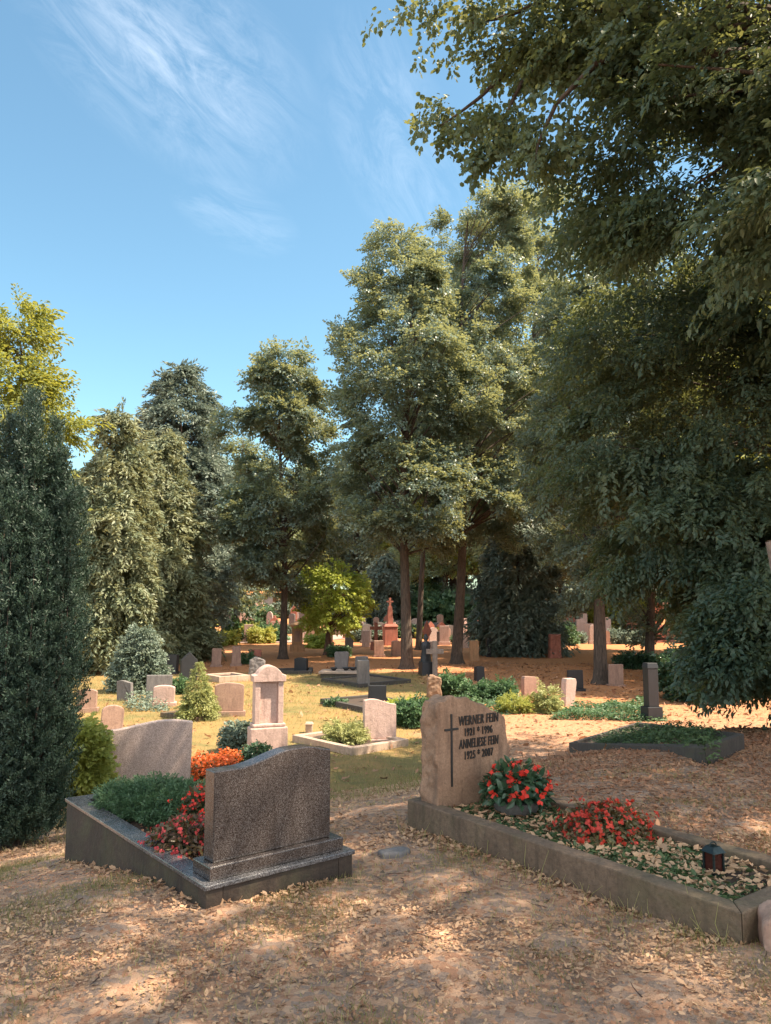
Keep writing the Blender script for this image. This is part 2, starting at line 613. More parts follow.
def crown_arrays(H, R0, prof, n, sprays, size, seed, gap=.35, lump=.35, up=.25, shell=.5, droop=.25, ry=None, freq=1.1, clumps=0, taper=0.0):
    r = np.random.RandomState(seed)
    ry = ry or R0
    m = int(n * 2.4)
    t = r.uniform(0, 1, m)
    pr = PROF[prof](t)
    keep = r.uniform(0, 1, m) < (pr / pr.max()) ** 1.1 + .04
    t, pr = t[keep], pr[keep]
    m = len(t)
    th = r.uniform(0, 2 * np.pi, m)
    rad = shell + (1 - shell) * np.sqrt(r.uniform(0, 1, m))
    U = np.stack([np.cos(th) * pr, np.sin(th) * pr, t * H / R0], -1)
    L = 1 + lump * wob(U, 3.2, seed + 1)
    P = np.stack([np.cos(th) * pr * R0 * rad * L, np.sin(th) * pr * ry * rad * L, t * H + .06 * H * wob(U, 2.5, seed + 2)], -1)
    if clumps:
        C = P[r.choice(len(P), clumps, replace=False)]
        ci = r.randint(0, clumps, n)
        rc = R0 * r.uniform(.16, .30, clumps)[ci]
        o_ = norm(r.normal(0, 1, (n, 3))) * (r.uniform(.25, 1, n) ** .6)[:, None]
        o_[:, 2] = np.abs(o_[:, 2]) * .62 - .12
        out_ = C[ci] * np.array([1, 1, 0])
        slope = -.30 * (o_ * norm(out_)).sum(1)
        P = C[ci] + o_ * rc[:, None]
        P[:, 2] += slope * rc
    else:
        g = wob(P, freq * 2 * np.pi / max(R0, .4) * .7, seed + 3)
        P = P[g > -1 + gap * 1.3]
        P = P[:n]
    th = np.arctan2(P[:, 1], P[:, 0])
    m = len(P)
    x = np.stack([np.cos(th), np.sin(th), np.full(m, up - droop)], -1) + r.normal(0, .45, (m, 3))
    nn = np.stack([np.cos(th) * .55, np.sin(th) * .55, np.ones(m)], -1) + r.normal(0, .35, (m, 3))
    return place_sprays(sprays, P, x, nn, size * r.uniform(.7, 1.3, m) * (1 - taper * np.clip(P[:, 2] / H, 0, 1))), P


def trunk_arrays(H, r0, seed, lean=(0, 0), forks=1, base=0.0, flare=1.7):
    r = np.random.RandomState(seed)
    n = 12
    z = np.linspace(-.25, H, n)
    t = z.clip(0) / H
    path = np.stack([lean[0] * t + .02 * H * np.sin(t * 5 + seed) * t, lean[1] * t + .015 * H * np.cos(t * 4 + seed) * t, z], -1)
    rad = r0 * (1 - .86 * t)
    rad[0] *= flare
    rad[1] *= 1.0
    z2 = np.array([-.25, .0, .18, .5])
    path = np.concatenate([np.stack([z2 * 0, z2 * 0, z2], -1), path[2:]])
    rad = np.concatenate([r0 * np.array([flare * 1.15, flare, 1.28, 1.08]), rad[2:]])
    return path, rad


def limb_arrays(path, rad, P, k, r0, seed, zmin=0):
    r = np.random.RandomState(seed)
    out = []
    if len(P) == 0: return out
    for i in r.choice(len(P), min(k, len(P)), replace=False):
        q = P[i]
        zs = max(zmin, q[2] - np.hypot(q[0], q[1]) * r.uniform(.5, 1.1) - .3)
        zs = min(zs, path[-1][2] * .96)
        j = int(np.searchsorted(path[:, 2], zs).clip(1, len(path) - 1))
        s = path[j - 1] + (path[j] - path[j - 1]) * ((zs - path[j - 1][2]) / (path[j][2] - path[j - 1][2] + 1e-6))
        rr = min(rad[j] * .5, r0 * .33)
        mid = s * .5 + q * .5 + np.array([0, 0, .12 * np.linalg.norm(q - s)]) + r.normal(0, .06, 3) * np.linalg.norm(q - s)
        tt = np.linspace(0, 1, 6)[:, None]
        c = (1 - tt) ** 2 * s + 2 * tt * (1 - tt) * mid + tt ** 2 * q
        out.append(tube_arrays(c, rr * (1 - .85 * tt[:, 0]), 5))
    return out


SP = {
    'far': spray_set(LEAF4, 34, .165),
    'farfine': spray_set(LEAF4, 30, .17),
    'near': spray_set(LEAF6, 26, .155),
    'bough': spray_set(LEAFR, 26, .165, width=.34, twist=.7),
    'frond': spray_set(NEEDLE, 34, .30, width=.16, twist=.8, droop=.35),
    'bush': spray_set(LEAF4, 20, .26, width=.2, twist=.8),
    'yew': spray_set(NEEDLE, 30, .26, width=.10, twist=1.0, droop=-.1),
}


def tree(name, label, cat, base, H, zb, R0, prof, n, spray, size, mat, r0, seed, bark='bark', limbs=40, lean=(0, 0), group=None, **kw):
    root = empty(name, base)
    tag(root, label, cat, group)
    (V, Fc), P = crown_arrays(H - zb, R0, prof, n, SP[spray], size, seed, **kw)
    V = V + np.array([lean[0] * .6, lean[1] * .6, zb])
    P = P + np.array([lean[0] * .6, lean[1] * .6, zb])
    link('crown', np_mesh(name + '_crown', V, Fc), M[mat], root)
    r0 *= .74
    path, rad = trunk_arrays(H * .93, r0, seed, (lean[0] * .35, lean[1] * .35))
    arr = [tube_arrays(path, rad, 12)] + limb_arrays(path, rad, P, limbs, r0 * .85, seed, zmin=zb * 1.0)
    V, Fc = join(arr)
    link('trunk', np_mesh(name + '_trunk', V, Fc, True), M[bark], root)
    return root


def tree_px(name, label, cat, bx, by, xl, xr, yt, yb, prof, n, spray, size, mat, trunk_px, seed, Y=None, **kw):
    """a tree from where its foot, sides and top are seen"""
    b = hit(bx, by) if Y is None else Vector(((bx - 385.5) / F * Y, Y, 0))
    if Y is not None: b.z = T(b.x, b.y)
    top = at(bx, yt, b.y).z
    bot = at(bx, yb, b.y).z
    s = b.y / F
    R0 = (xr - xl) / 2 * s
    cx = ((xl + xr) / 2 - bx) * s
    return tree(name, label, cat, b, top - b.z, max(.1, bot - b.z), R0, prof, n, spray, size, mat, trunk_px * s / 2, seed,
                lean=(cx / .6, 0), **kw)


def bush(name, label, cat, c, rx, ry, H, prof, n, spray, size, mat, seed, group=None, stem=True, **kw):
    root = empty(name, c)
    tag(root, label, cat, group)
    kw.setdefault('shell', .35)
    kw.setdefault('gap', .1)
    kw.setdefault('lump', .2)
    (V, Fc), P = crown_arrays(H, rx, prof, n, SP[spray], size, seed, ry=ry, **kw)
    V[:, 2] = np.maximum(V[:, 2], .01)
    link('foliage', np_mesh(name + '_foliage', V, Fc), M[mat], root)
    if stem:
        arr = []
        r = np.random.RandomState(seed)
        for q in P[r.choice(len(P), min(14, len(P)), replace=False)]:
            tt = np.linspace(0, 1, 5)[:, None]
            s = np.array([r.normal(0, .03), r.normal(0, .03), -.05])
            mid = np.array([q[0] * .3, q[1] * .3, q[2] * .6])
            cc = (1 - tt) ** 2 * s + 2 * tt * (1 - tt) * mid + tt ** 2 * q
            arr.append(tube_arrays(cc, .012 * (1 - .7 * tt[:, 0]) * max(1, H), 5))
        V, Fc = join(arr)
        link('stem', np_mesh(name + '_stem', V, Fc, True), M['bark'], root)
    return root


# ------------------------------------------------------------------ ground
def axis_pts(lo, hi, c, n, k):
    t = np.linspace(-1, 1, n)
    s = np.sinh(t * k) / np.sinh(k)
    return np.where(s < 0, c + (c - lo) * s, c + (hi - c) * s)


xs = axis_pts(-260, 260, 0, 420, 5.2)
ys = axis_pts(-60, 420, 5, 520, 5.0)
X, Y = np.meshgrid(xs, ys)
Z = ter(X, Y)
near = np.exp(-((X / 9) ** 2 + ((Y - 6) / 9) ** 2))
Z = Z + near * .010 * (np.sin(X * 9 + Y * 5) + np.sin(X * 5 - Y * 11 + 2))
Vg = np.stack([X, Y, Z], -1).reshape(-1, 3)
i = np.arange(len(ys) - 1)[:, None] * len(xs)
j = np.arange(len(xs) - 1)[None]
Fg = np.stack([i + j, i + j + 1, i + j + len(xs) + 1, i + j + len(xs)], -1).reshape(-1, 4)
gr = link('ground', np_mesh('ground', Vg, Fg, True), M['ground'])
gr['kind'] = 'structure'

# pale path across the far left
pl = [hit(40, 634), hit(150, 640), hit(215, 641), hit(300, 640), hit(350, 637)]
pts = []
for q, w in zip(pl, (3.2, 3.4, 3.6, 3.2, 2.2)):
    row = []
    for s in np.linspace(-1, 1, 7):
        xx, yy = q.x, q.y + s * w + rs.uniform(-.3, .3)
        row.append((xx, yy))
    pts.append(row)
Vp, Fp = [], []
N = 60
for a in range(N + 1):
    f = a / N * (len(pts) - 1)
    i0 = min(int(f), len(pts) - 2)
    ff = f - i0
    for b in range(7):
        x = pts[i0][b][0] * (1 - ff) + pts[i0 + 1][b][0] * ff
        y = pts[i0][b][1] * (1 - ff) + pts[i0 + 1][b][1] * ff
        Vp.append((x, y, T(x, y) + .03))
for a in range(N):
    for b in range(6):
        Fp.append((a * 7 + b, (a + 1) * 7 + b, (a + 1) * 7 + b + 1, a * 7 + b + 1))
o = link('path', np_mesh('path', np.array(Vp), np.array(Fp), True), M['road'])
o['kind'] = 'structure'

# ------------------------------------------------------------------ graves: builders
def outline(kind, w, h, seed=0):
    a = w / 2
    r = random.Random(seed)
    if kind == 'flat':
        return [(-a, 0), (a, 0), (a, h), (-a, h)]
    if kind == 'taper':
        return [(-a, 0), (a, 0), (a * .86, h), (-a * .86, h)]
    if kind == 'slant':
        return [(-a * .8, 0), (a * .8, 0), (a, h * .88), (a * .8, h), (-a * .9, h * .97), (-a, h * .85)]
    if kind == 'round':
        p = [(-a, 0), (a, 0)]
        for k in range(13):
            t = math.pi * k / 12
            p.append((a * math.cos(t), h * .84 + h * .16 * math.sin(t)))
        return p
    if kind == 'arch':
        p = [(-a, 0), (a, 0)]
        for k in range(13):
            t = math.pi * k / 12
            p.append((a * math.cos(t), h - a + a * math.sin(t)))
        return p
    if kind == 'gable':
        return [(-a, 0), (a, 0), (a, h * .72), (0, h), (-a, h * .72)]
    if kind == 'shoulder':
        p = [(-a, 0), (a, 0), (a, h * .9), (a * .86, h * .93)]
        for k in range(9):
            t = k / 8
            p.append((a * .86 * (1 - 2 * t), h * .93 + h * .07 * math.sin(math.pi * t) ** .6))
        p += [(-a, h * .9)]
        return p
    if kind == 'wave':   # low on the left, swelling to the right
        p = [(-a, 0), (a, 0)]
        for k in range(25):
            t = 1 - k / 24
            p.append((-a + w * t, h * (.86 + .14 * (.5 - .5 * math.cos(math.pi * min(1, t * 1.35))) - .03 * max(0, t - .8) * 5)))
        return p
    if kind == 'wavel':
        return [(-x, z) for x, z in outline('wave', w, h)][::-1]
    if kind == 'rough':
        p = [(-a, 0), (a * r.uniform(.9, 1), 0)]
        for k in range(9):
            t = 1 - k / 8
            p.append((-a * .95 + w * .93 * t, h * (.86 + .14 * math.sin(math.pi * t) + r.uniform(-.04, .04))))
        return p


def headstone(label, xl, xr, yt, yb, kind, mat, rot=0, th=.14, base=0.0, basemat=None, lean=0, cat='headstone', name='headstone',
              seed=1, group=None, rough=False, panel=False, lean_x=0):
    b = hit((xl + xr) / 2, yb)
    s = b.y / F
    a = R(rot)
    w = (xr - xl) * s
    w = max(.15, (w - th * abs(math.sin(a))) / math.cos(a))
    h = (yb - yt) * s
    root = empty(name, (b.x, b.y, b.z), a)
    lr = random.Random(int(xl * 7 + yt))
    root.rotation_euler = (R(lean + lr.uniform(-2.2, 2.2)), R(lean_x + lr.uniform(-2, 2)), a + R(lr.uniform(-4, 4)))
    tag(root, label, cat, group)
    bh = base * h
    if base:
        finish('plinth', box_bm(-w / 2 - .05, w / 2 + .05, -th / 2 - .05, th / 2 + .05, -.12, bh), M[basemat or mat], root, .01)
    pts = [(x, z + (bh + .001 if base else 0)) for x, z in outline(kind, w, h - bh, seed)]
    if not base: pts[0] = (pts[0][0], -.12); pts[1] = (pts[1][0], -.12)
    o = finish('stone', prism_bm(pts, -th / 2, th / 2), M[mat], root, .012)
    if rough:
        roughen(o, max(.018, h / 45), .03, seed=seed)
    if panel:
        bm = box_bm(-w * .34, w * .34, -th / 2 - .012, -th / 2 + .01, bh + h * .22, bh + h * .62)
        finish('inscription_panel', bm, M['dark' if mat != 'dark' else 'grey'], root, .004)
    return root


def kerb_plot(label, P4, w, h, mat, name='grave_border', cat='grave border', top=None, depth=.15, soil='soil', group=None):
    """P4: four ground corners in order; separate kerb bars round a bed of soil"""
    P4 = [Vector((p[0], p[1])) for p in P4]
    zs = [T(p.x, p.y) for p in P4]
    root = empty(name, (P4[0].x, P4[0].y, zs[0]))
    tag(root, label, cat, group)
    c = sum(P4, Vector((0, 0))) / 4
    inn = []
    for i in range(4):
        p, a, b = P4[i], P4[i - 1], P4[(i + 1) % 4]
        d1 = (a - p).normalized()
        d2 = (b - p).normalized()
        inn.append(p + (d1 + d2) * w)
    off = Vector((P4[0].x, P4[0].y, zs[0]))
    for i in range(4):
        j = (i + 1) % 4
        q = [P4[i], P4[j], inn[j], inn[i]]
        bm = bmesh.new()
        zt = [(top if top is not None else zs[i] + h), (top if top is not None else zs[j] + h)]
        zt = [zt[0], zt[1], zt[1], zt[0]]
        zb = [zs[i] - depth, zs[j] - depth, zs[j] - depth, zs[i] - depth]
        cc = sum(q, Vector((0, 0))) / 4
        q = [cc + (k - cc) * .998 for k in q]
        A = [bm.verts.new((k.x - off.x, k.y - off.y, z - off.z)) for k, z in zip(q, zb)]
        B = [bm.verts.new((k.x - off.x, k.y - off.y, z - off.z)) for k, z in zip(q, zt)]
        bm.faces.new(A[::-1]); bm.faces.new(B)
        for e in range(4): bm.faces.new((A[e], A[(e + 1) % 4], B[(e + 1) % 4], B[e]))
        finish('kerb', bm, M[mat], root, .008)
    if soil:
        bm = bmesh.new()
        zt = [((top if top is not None else z + h) - .06 - off.z) for z in zs]
        vs = [bm.verts.new((k.x - off.x, k.y - off.y, z)) for k, z in zip(inn, zt)]
        bm.faces.new(vs)
        bmesh.ops.subdivide_edges(bm, edges=bm.edges[:], cuts=12, use_grid_fill=True)
        for v in bm.verts: v.co.z += .02 * mnoise.noise(v.co * 4)
        finish('soil', bm, M[soil], root, 0)
    return root


def rect_px(p1, p2, width, side=1):
    """plot whose near long edge runs between two seen ground points"""
    a, b = hit(*p1), hit(*p2)
    a, b = Vector((a.x, a.y)), Vector((b.x, b.y))
    d = (b - a).normalized()
    n = Vector((-d.y, d.x)) * side
    return [a, b, b + n * width, a + n * width]


# ------------------------------------------------------------------ near left grave
TOP = .13
Q1 = pz(205, 887, TOP)
_p2, _p3 = pz(65, 798, TOP), pz(356, 850, TOP)
E1 = (_p2 - Q1).normalized()   # along the grave, away from us
E2 = Vector((E1.y, -E1.x))     # across
root = empty('grave_box', (Q1.x, Q1.y, 0))
tag(root, 'raised dark grave surround with polished coping, stepped out of the slope at left', 'grave surround')
L_, W_ = (_p2 - Q1).length, (_p3 - Q1).length
print('GRAVE', L_, W_, E1, (_p3 - Q1).normalized(), E2)


def loc2(t, s):
    v = E1 * t + E2 * s
    return Vector((v.x, v.y))


def wall_piece(name, t0, t1, s0, s1, z0, z1, mat, par, bev=.006):
    bm = poly_bm([loc2(t0, s0), loc2(t0, s1), loc2(t1, s1), loc2(t1, s0)], z0, z1)
    return finish(name, bm, M[mat], par, bev)


wall_piece('side_wall', 0.012, L_ - .012, 0.012, .11, -.75, TOP - .025, 'concrete', root)
wall_piece('side_wall', 0.012, L_ - .012, W_ - .11, W_ - .012, -.75, TOP - .025, 'concrete', root)
wall_piece('end_wall', .013, .115, .111, W_ - .111, -.5, TOP - .026, 'concrete', root)
wall_piece('end_wall', L_ - .115, L_ - .013, .111, W_ - .111, -.75, TOP - .026, 'concrete', root)
wall_piece('coping', .30, L_, 0, .13, TOP - .024, TOP, 'coping', root, .004)
wall_piece('coping', .30, L_, W_ - .13, W_, TOP - .024, TOP, 'coping', root, .004)
wall_piece('coping', 0, .297, 0, W_, TOP - .0245, TOP - .0005, 'coping', root, .004)
wall_piece('coping', L_ - .13, L_, .133, W_ - .133, TOP - .0245, TOP - .0005, 'coping', root, .004)
sb = bmesh.new()
vs = [sb.verts.new((*loc2(t, s), TOP - .05)) for t, s in ((.28, .1), (.28, W_ - .1), (L_ - .12, W_ - .1), (L_ - .12, .1))]
sb.faces.new(vs)
bmesh.ops.subdivide_edges(sb, edges=sb.edges[:], cuts=20, use_grid_fill=True)
for v in sb.verts: v.co.z += .03 * mnoise.noise(v.co * 5)
finish('soil', sb, M['soil'], root, 0)

ang = math.atan2(E2.y, E2.x)
c = Q1 + loc2(.155, W_ / 2)
S_ = W_ / .95
root = empty('headstone', (c.x, c.y, TOP + .001), ang)
tag(root, 'polished speckled dark granite headstone with curved top, on the raised grave', 'headstone')
finish('plinth', box_bm(-.425 * S_, .425 * S_, -.105, .105, 0, .070), M['granite'], root, .006)
ol = [(-.385, .072), (.365, .072)]
for k in range(31):
    t = 1 - k / 30
    z = .545 + .065 * (.5 - .5 * math.cos(math.pi * min(1, max(0, (t - .18) / .5)))) - .03 * sst(np.array((t - .78) / .22)).item()
    ol.append((-.385 + .75 * t, z))
ol = [(x * S_, z) for x, z in ol]
finish('stone', prism_bm(ol, -.055, .06), M['granite'], root, .006)

# ------------------------------------------------------------------ near right grave
KT = .185
A, B = pz(407, 799, KT), pz(742, 913, KT)
D1 = (B - A).normalized()
D2 = Vector((-D1.y, D1.x))
K = kerb_plot('long brown stone kerb around the leaf strewn grave at right, low and weathered', [A, B, B + D2 * .9, A + D2 * .9], .11, 0, 'kerb', top=KT, depth=.25)
GR = K
ang2 = math.atan2(D2.y, D2.x)
sc_ = A + D1 * .17 + D2 * .405
root = empty('headstone', (sc_.x, sc_.y, KT - .09), ang2)
tag(root, 'rough edged brown sandstone headstone with a carved black cross and painted names', 'headstone')
ol = [(-.36, 0), (.36, 0), (.36, .40), (.335, .63), (.29, .665), (.14, .72), (0, .77), (-.10, .80), (-.17, .81), (-.22, .83), (-.28, .80), (-.335, .79), (-.36, .74), (-.365, .4)]
o = finish('stone', prism_bm([(x * .95, z) for x, z in ol], -.10, .085), M['sandstone'], root, 0)
roughen(o, .010, .022, .0025, 8, 3)


def text_part(name, body, x, z, size, parent, shear=.0, sx=1.0, y=-.1055, ext=.0035):
    cu = bpy.data.curves.new(name, 'FONT')
    cu.body = body
    cu.size = size
    cu.extrude = ext
    cu.offset = .0009
    cu.shear = shear
    cu.space_character = 1.12
    cu.align_x = 'CENTER'
    ob = bpy.data.objects.new(name, cu)
    COL.objects.link(ob)
    dg = bpy.context.evaluated_depsgraph_get()
    dg.update()
    me = bpy.data.meshes.new_from_object(ob.evaluated_get(dg))
    COL.objects.unlink(ob)
    bpy.data.objects.remove(ob)
    o = link(name, me, M['paint'], parent)
    o.rotation_euler = (math.pi / 2, 0, 0)
    o.scale = (sx, 1, 1)
    o.location = (x, y, z)
    return o


text_part('inscription', 'WERNER FEIN', .045, .612, .094, root, .1, .60)
text_part('inscription', '1921 * 1996', .04, .535, .078, root, .0, .64)
text_part('inscription', 'ANNELIESE FEIN', .045, .45, .092, root, .12, .52)
text_part('inscription', '1925 * 2007', .04, .373, .080, root, .0, .64)
bm = box_bm(-.222, -.207, -.108, -.094, .20, .70)
box_bm(-.277, -.15, -.1075, -.0945, .585, .601, bm)
finish('cross', bm, M['paint'], root, .002)

# pinkish kerb block at the right edge
q = hit(797, 955)
root = empty('kerb_block', (q.x, q.y, q.z), R(-20))
tag(root, 'rounded pinkish brown kerb block at the right edge, butting the long kerb', 'stone block')
ol = [(-.14, -.1), (.16, -.1), (.16, .10), (.1, .16), (0, .18), (-.09, .17), (-.14, .13)]
o = finish('stone', prism_bm(ol, -.08, .15), M['brown'], root, .01)
roughen(o, .015, .012, seed=5)

# small flat stone between the two near graves
q = hit(394, 856)
root = empty('flat_stone', (q.x, q.y, q.z - .01), R(20))
tag(root, 'small flat grey stone lying on the dry ground between the two near graves', 'stone')
o = finish('stone', poly_bm([(-.09, -.04), (.02, -.07), (.1, -.02), (.08, .06), (-.03, .07), (-.1, .03)], -.02, .045), M['grey'], root, .004)
roughen(o, .01, .012, seed=9)

# lantern
q = A + D1 * 2.02 + D2 * .42
q = at(715, 893, 0 + (A + D1 * 2.0 + D2 * .42).y)
root = empty('grave_lantern', (q.x, q.y, KT - .055), R(25))
tag(root, 'small dark green metal grave lantern with red glass, on the leaf covered grave at right', 'lantern')
root.scale = (.84, .84, 1.0)
z0 = 0
finish('base', box_bm(-.05, .05, -.05, .05, 0, .016), M['lantern'], root, .003)
for sx in (-1, 1):
    for sy in (-1, 1):
        finish('corner_post', box_bm(sx * .041 - .006, sx * .041 + .006, sy * .041 - .006, sy * .041 + .006, .0165, .118), M['lantern'], root, .001)
finish('glass', box_bm(-.036, .036, -.036, .036, .0165, .117), M['redglass'], root, .002)
bm = box_bm(-.056, .056, -.056, .056, .1185, .15, taper=.026)
finish('roof', bm, M['lantern'], root, .003)
arr = tube_arrays([(.03 * math.cos(t), 0, .15 + .018 * math.sin(t)) for t in np.linspace(0, math.pi, 9)], [.004] * 9, 6)
link('handle', np_mesh('handle', arr[0], arr[1], True), M['lantern'], root)


def lathe(profile, n=28, rib=0.0):
    P = np.array(profile)
    a = np.linspace(0, 2 * np.pi, n, endpoint=False)
    k = 1 + rib * (np.arange(n) % 2)
    V = np.stack([P[:, 0:1] * np.cos(a) * k, P[:, 0:1] * np.sin(a) * k, np.repeat(P[:, 1:2], n, 1)], -1).reshape(-1, 3)
    i = np.arange(len(P) - 1)[:, None] * n
    j = np.arange(n)[None]
    Fc = np.stack([i + j, i + (j + 1) % n, i + n + (j + 1) % n, i + n + j], -1).reshape(-1, 4)
    return V, Fc


def blossoms(root, mat, c, rx, ry, rz, n, size, seed, petals=6, name='blossoms', low=.0, jit=.12):
    r = np.random.RandomState(seed)
    th = r.uniform(0, 2 * np.pi, n)
    ct = r.uniform(low, 1, n)
    st = np.sqrt(1 - ct ** 2)
    d = np.stack([np.cos(th) * st, np.sin(th) * st, ct], -1)
    C = np.array(c) + d * np.array([rx, ry, rz]) * (1 + r.normal(0, jit, n))[:, None]
    pos = np.repeat(C, petals, 0) + r.normal(0, size * .3, (n * petals, 3))
    nn = norm(np.repeat(d, petals, 0) + r.normal(0, .4, (n * petals, 3)))
    x = norm(np.cross(nn, r.normal(0, 1, (n * petals, 3))))
    V, Fc = scatter(PETAL, pos, x, nn, size * r.uniform(.7, 1.2, n * petals))
    return link(name, np_mesh(name, V, Fc), M[mat], root)


def flower_plant(name, label, cat, c, rx, ry, H, nleaf, leafsize, leafmat, nfl, flsize, flmat, seed, pot=False, z0=0.0):
    root = empty(name, c)
    tag(root, label, cat)
    r = np.random.RandomState(seed)
    th = r.uniform(0, 2 * np.pi, nleaf)
    ct = r.uniform(-.25, 1, nleaf)
    st = np.sqrt(1 - ct ** 2)
    rad = r.uniform(.45, 1.02, nleaf)
    d = np.stack([np.cos(th) * st, np.sin(th) * st, ct], -1)
    P = d * np.array([rx, ry, H * .8]) * rad[:, None] + np.array([0, 0, H * .22 + z0])
    P[:, 2] = np.maximum(P[:, 2], .01 + z0 * .6)
    nn = norm(d + np.array([0, 0, .5]) + r.normal(0, .5, (nleaf, 3)))
    x = norm(d + np.array([0, 0, -.4]) + r.normal(0, .5, (nleaf, 3)))
    V, Fc = scatter(LEAF6, P, x, nn, leafsize * r.uniform(.6, 1.2, nleaf))
    link('foliage', np_mesh('foliage', V, Fc), M[leafmat], root)
    arr = []
    for k in range(14):
        q = P[k]
        arr.append(tube_arrays([(0, 0, .0 + z0 * .7), (q[0] * .4, q[1] * .4, q[2] * .7), tuple(q)], [.006, .005, .003], 5))
    V, Fc = join(arr)
    link('stem', np_mesh('stem', V, Fc, True), M['plant'], root)
    blossoms(root, flmat, (0, 0, H * .22 + z0), rx, ry, H * .8, nfl, flsize, seed + 1, low=-.05)
    return root


def gpos(t, s):  # on the right grave
    v = A + D1 * t + D2 * s
    return v


soil_z = KT - .06
c0 = at(516, 812, gpos(.52, .4).y)
pr_ = flower_plant('potted_begonia', 'leafy dark green begonia with red flowers in a round basket pot, before the brown headstone', 'potted plant',
                   (c0.x, c0.y, soil_z), .225, .20, .245, 620, .064, 'begonia', 34, .034, 'redflower', 21, z0=.10)
V, Fc = lathe([(.10, -.01), (.135, .02), (.15, .07), (.155, .10), (.14, .105), (.13, .085), (.0, .085)], 44, .04)
link('basket', np_mesh('basket', V, Fc, False), M['basket'], pr_)
c1 = at(606, 850, gpos(1.25, .5).y)
flower_plant('red_begonia', 'low spreading red begonia planted in the middle of the right hand grave', 'flowering plant',
             (c1.x, c1.y, soil_z), .29, .23, .20, 900, .04, 'bronze', 130, .023, 'dullred', 23)

# left grave planting
c2 = pz(186, 850, TOP - .05)
flower_plant('pink_begonia', 'pink and red begonias behind the polished granite headstone', 'flowering plant',
             (c2.x, c2.y, TOP - .05), .22, .24, .18, 900, .040, 'bronze', 90, .018, 'pinkflower', 25)
c2 = pz(203, 822, TOP - .05)
flower_plant('scarlet_begonia', 'orange red begonias between the pink ones and the green cushion', 'flowering plant',
             (c2.x, c2.y, TOP - .05), .19, .2, .215, 600, .04, 'bronze', 90, .019, 'redflower', 27)
c2 = pz(157, 812, TOP - .07)
root = bush('cushion_juniper', 'dense low dark green cushion plant filling the far end of the raised grave', 'shrub',
            (c2.x, c2.y, TOP - .07), .35, .58, .14, 'round', 3400, 'yew', .085, 'cushion', 31, stem=True, shell=.1, lump=.12, gap=.0, up=.8)
root.rotation_euler = (0, 0, ang)

# ------------------------------------------------------------------ middle distance stones (left)
HS = headstone
HS('wide pale granite headstone with a wave top, directly behind the raised grave', 102, 187, 724, 790, 'wave', 'pale', 12, .13, 0)
# the stele
b = hit(267, 757)
s = b.y / F
hh = (757 - 669) * s
root = empty('stele', (b.x, b.y, b.z), R(20))
tag(root, 'tall pinkish stone stele with arched pediment and a recessed tablet, left of centre', 'headstone')
w = 38 * s * .86
finish('base', box_bm(-w * .56, w * .56, -.17, .15, -.2, hh * .33), M['pink'], root, .02)
finish('ledge', box_bm(-w * .5, w * .5, -.15, .13, hh * .3305, hh * .37), M['pink'], root, .02)
a = w * .43
zt = hh * .82
zb_ = hh * .3705
bm = box_bm(-a, -a * .62, -.12, .12, zb_, zt)
box_bm(a * .62, a, -.12, .12, zb_, zt, bm)
finish('pilasters', bm, M['pink'], root, .008)
finish('tablet', box_bm(-a * .618, a * .618, -.055, .1, zb_, zt), M['pink'], root, .004)
cap = [(-a * 1.14, 0), (a * 1.14, 0), (a * 1.16, hh * .07), (a * .98, hh * .08)]
for k in range(13):
    t = 1 - k / 12
    cap.append((-a * .9 + a * 1.8 * t, hh * .08 + hh * .10 * math.sin(math.pi * t) ** .8))
cap += [(-a * .98, hh * .08), (-a * 1.16, hh * .07)]
bm = prism_bm([(x, z + zt + .001) for x, z in cap], -.15, .14)
finish('pediment', bm, M['pink'], root, .012)

HS('broad brown low headstone with a stepped base, left of the tall pink stele', 214, 243, 684, 716, 'shoulder', 'brown', 12, .16, .16)
HS('small rosy round topped headstone on a base, among the left middle graves', 153, 174, 686, 706, 'round', 'pink', 10, .14, .2)
HS('dull brown leaning headstone left, behind the golden shrub', 99, 121, 707, 744, 'round', 'brown', 20, .14, 0, lean_x=3)
HS('brown round topped headstone at far left beside the dark yew', 77, 96, 690, 712, 'round', 'brown', 8, .14, .2)
HS('grey headstone with a lopsided wavy top, leaning, below the blue green shrub', 117, 134, 681, 701, 'wavel', 'grey', -10, .13, 0, lean_x=-4)
HS('wide flat topped bluish grey headstone behind the small rosy one', 146, 171, 676, 699, 'flat', 'grey', 14, .14, 0)
HS('low dark grey block behind the blue green shrub', 155, 170, 668, 682, 'flat', 'grey', 5, .3, 0)
HS('dark gabled headstone standing above the little golden fir', 179, 197, 653, 681, 'gable', 'dark', 24, .3, 0)
HS('squat black headstone left of the gabled one', 165, 178, 655, 674, 'flat', 'dark', -12, .2, .15)
HS('narrow brown pillar stone, left one of a pair beyond the little golden fir', 211, 221, 649, 667, 'flat', 'brown', 10, .2, .1)
HS('narrow brown pillar stone, right one of a pair, beside the red headstone', 231, 241, 647, 666, 'taper', 'brown', 10, .2, .1)
HS('small square red headstone left of the tall trunk', 249, 261, 650, 662, 'flat', 'red', 5, .2, 0)
HS('dark rounded boulder headstone just above the pink stele', 249, 265, 658, 676, 'rough', 'grey', 0, .3, 0, rough=True, seed=4)
HS('low dark headstone on a plot right of the tall trunk', 294, 308, 658, 672, 'shoulder', 'dark', -16, .16, 0)
HS('dark upright headstone with a clipped corner behind the grey ledger grave', 334, 349, 652, 670, 'slant', 'grey', -10, .16, 0)
HS('grey headstone right behind the ledger grave', 355, 368, 657, 676, 'flat', 'grey', 20, .2, 0)
HS('taller dark grey headstone at the right end of the small kerbed plot', 357, 370, 661, 687, 'flat', 'grey', 20, .2, 0)
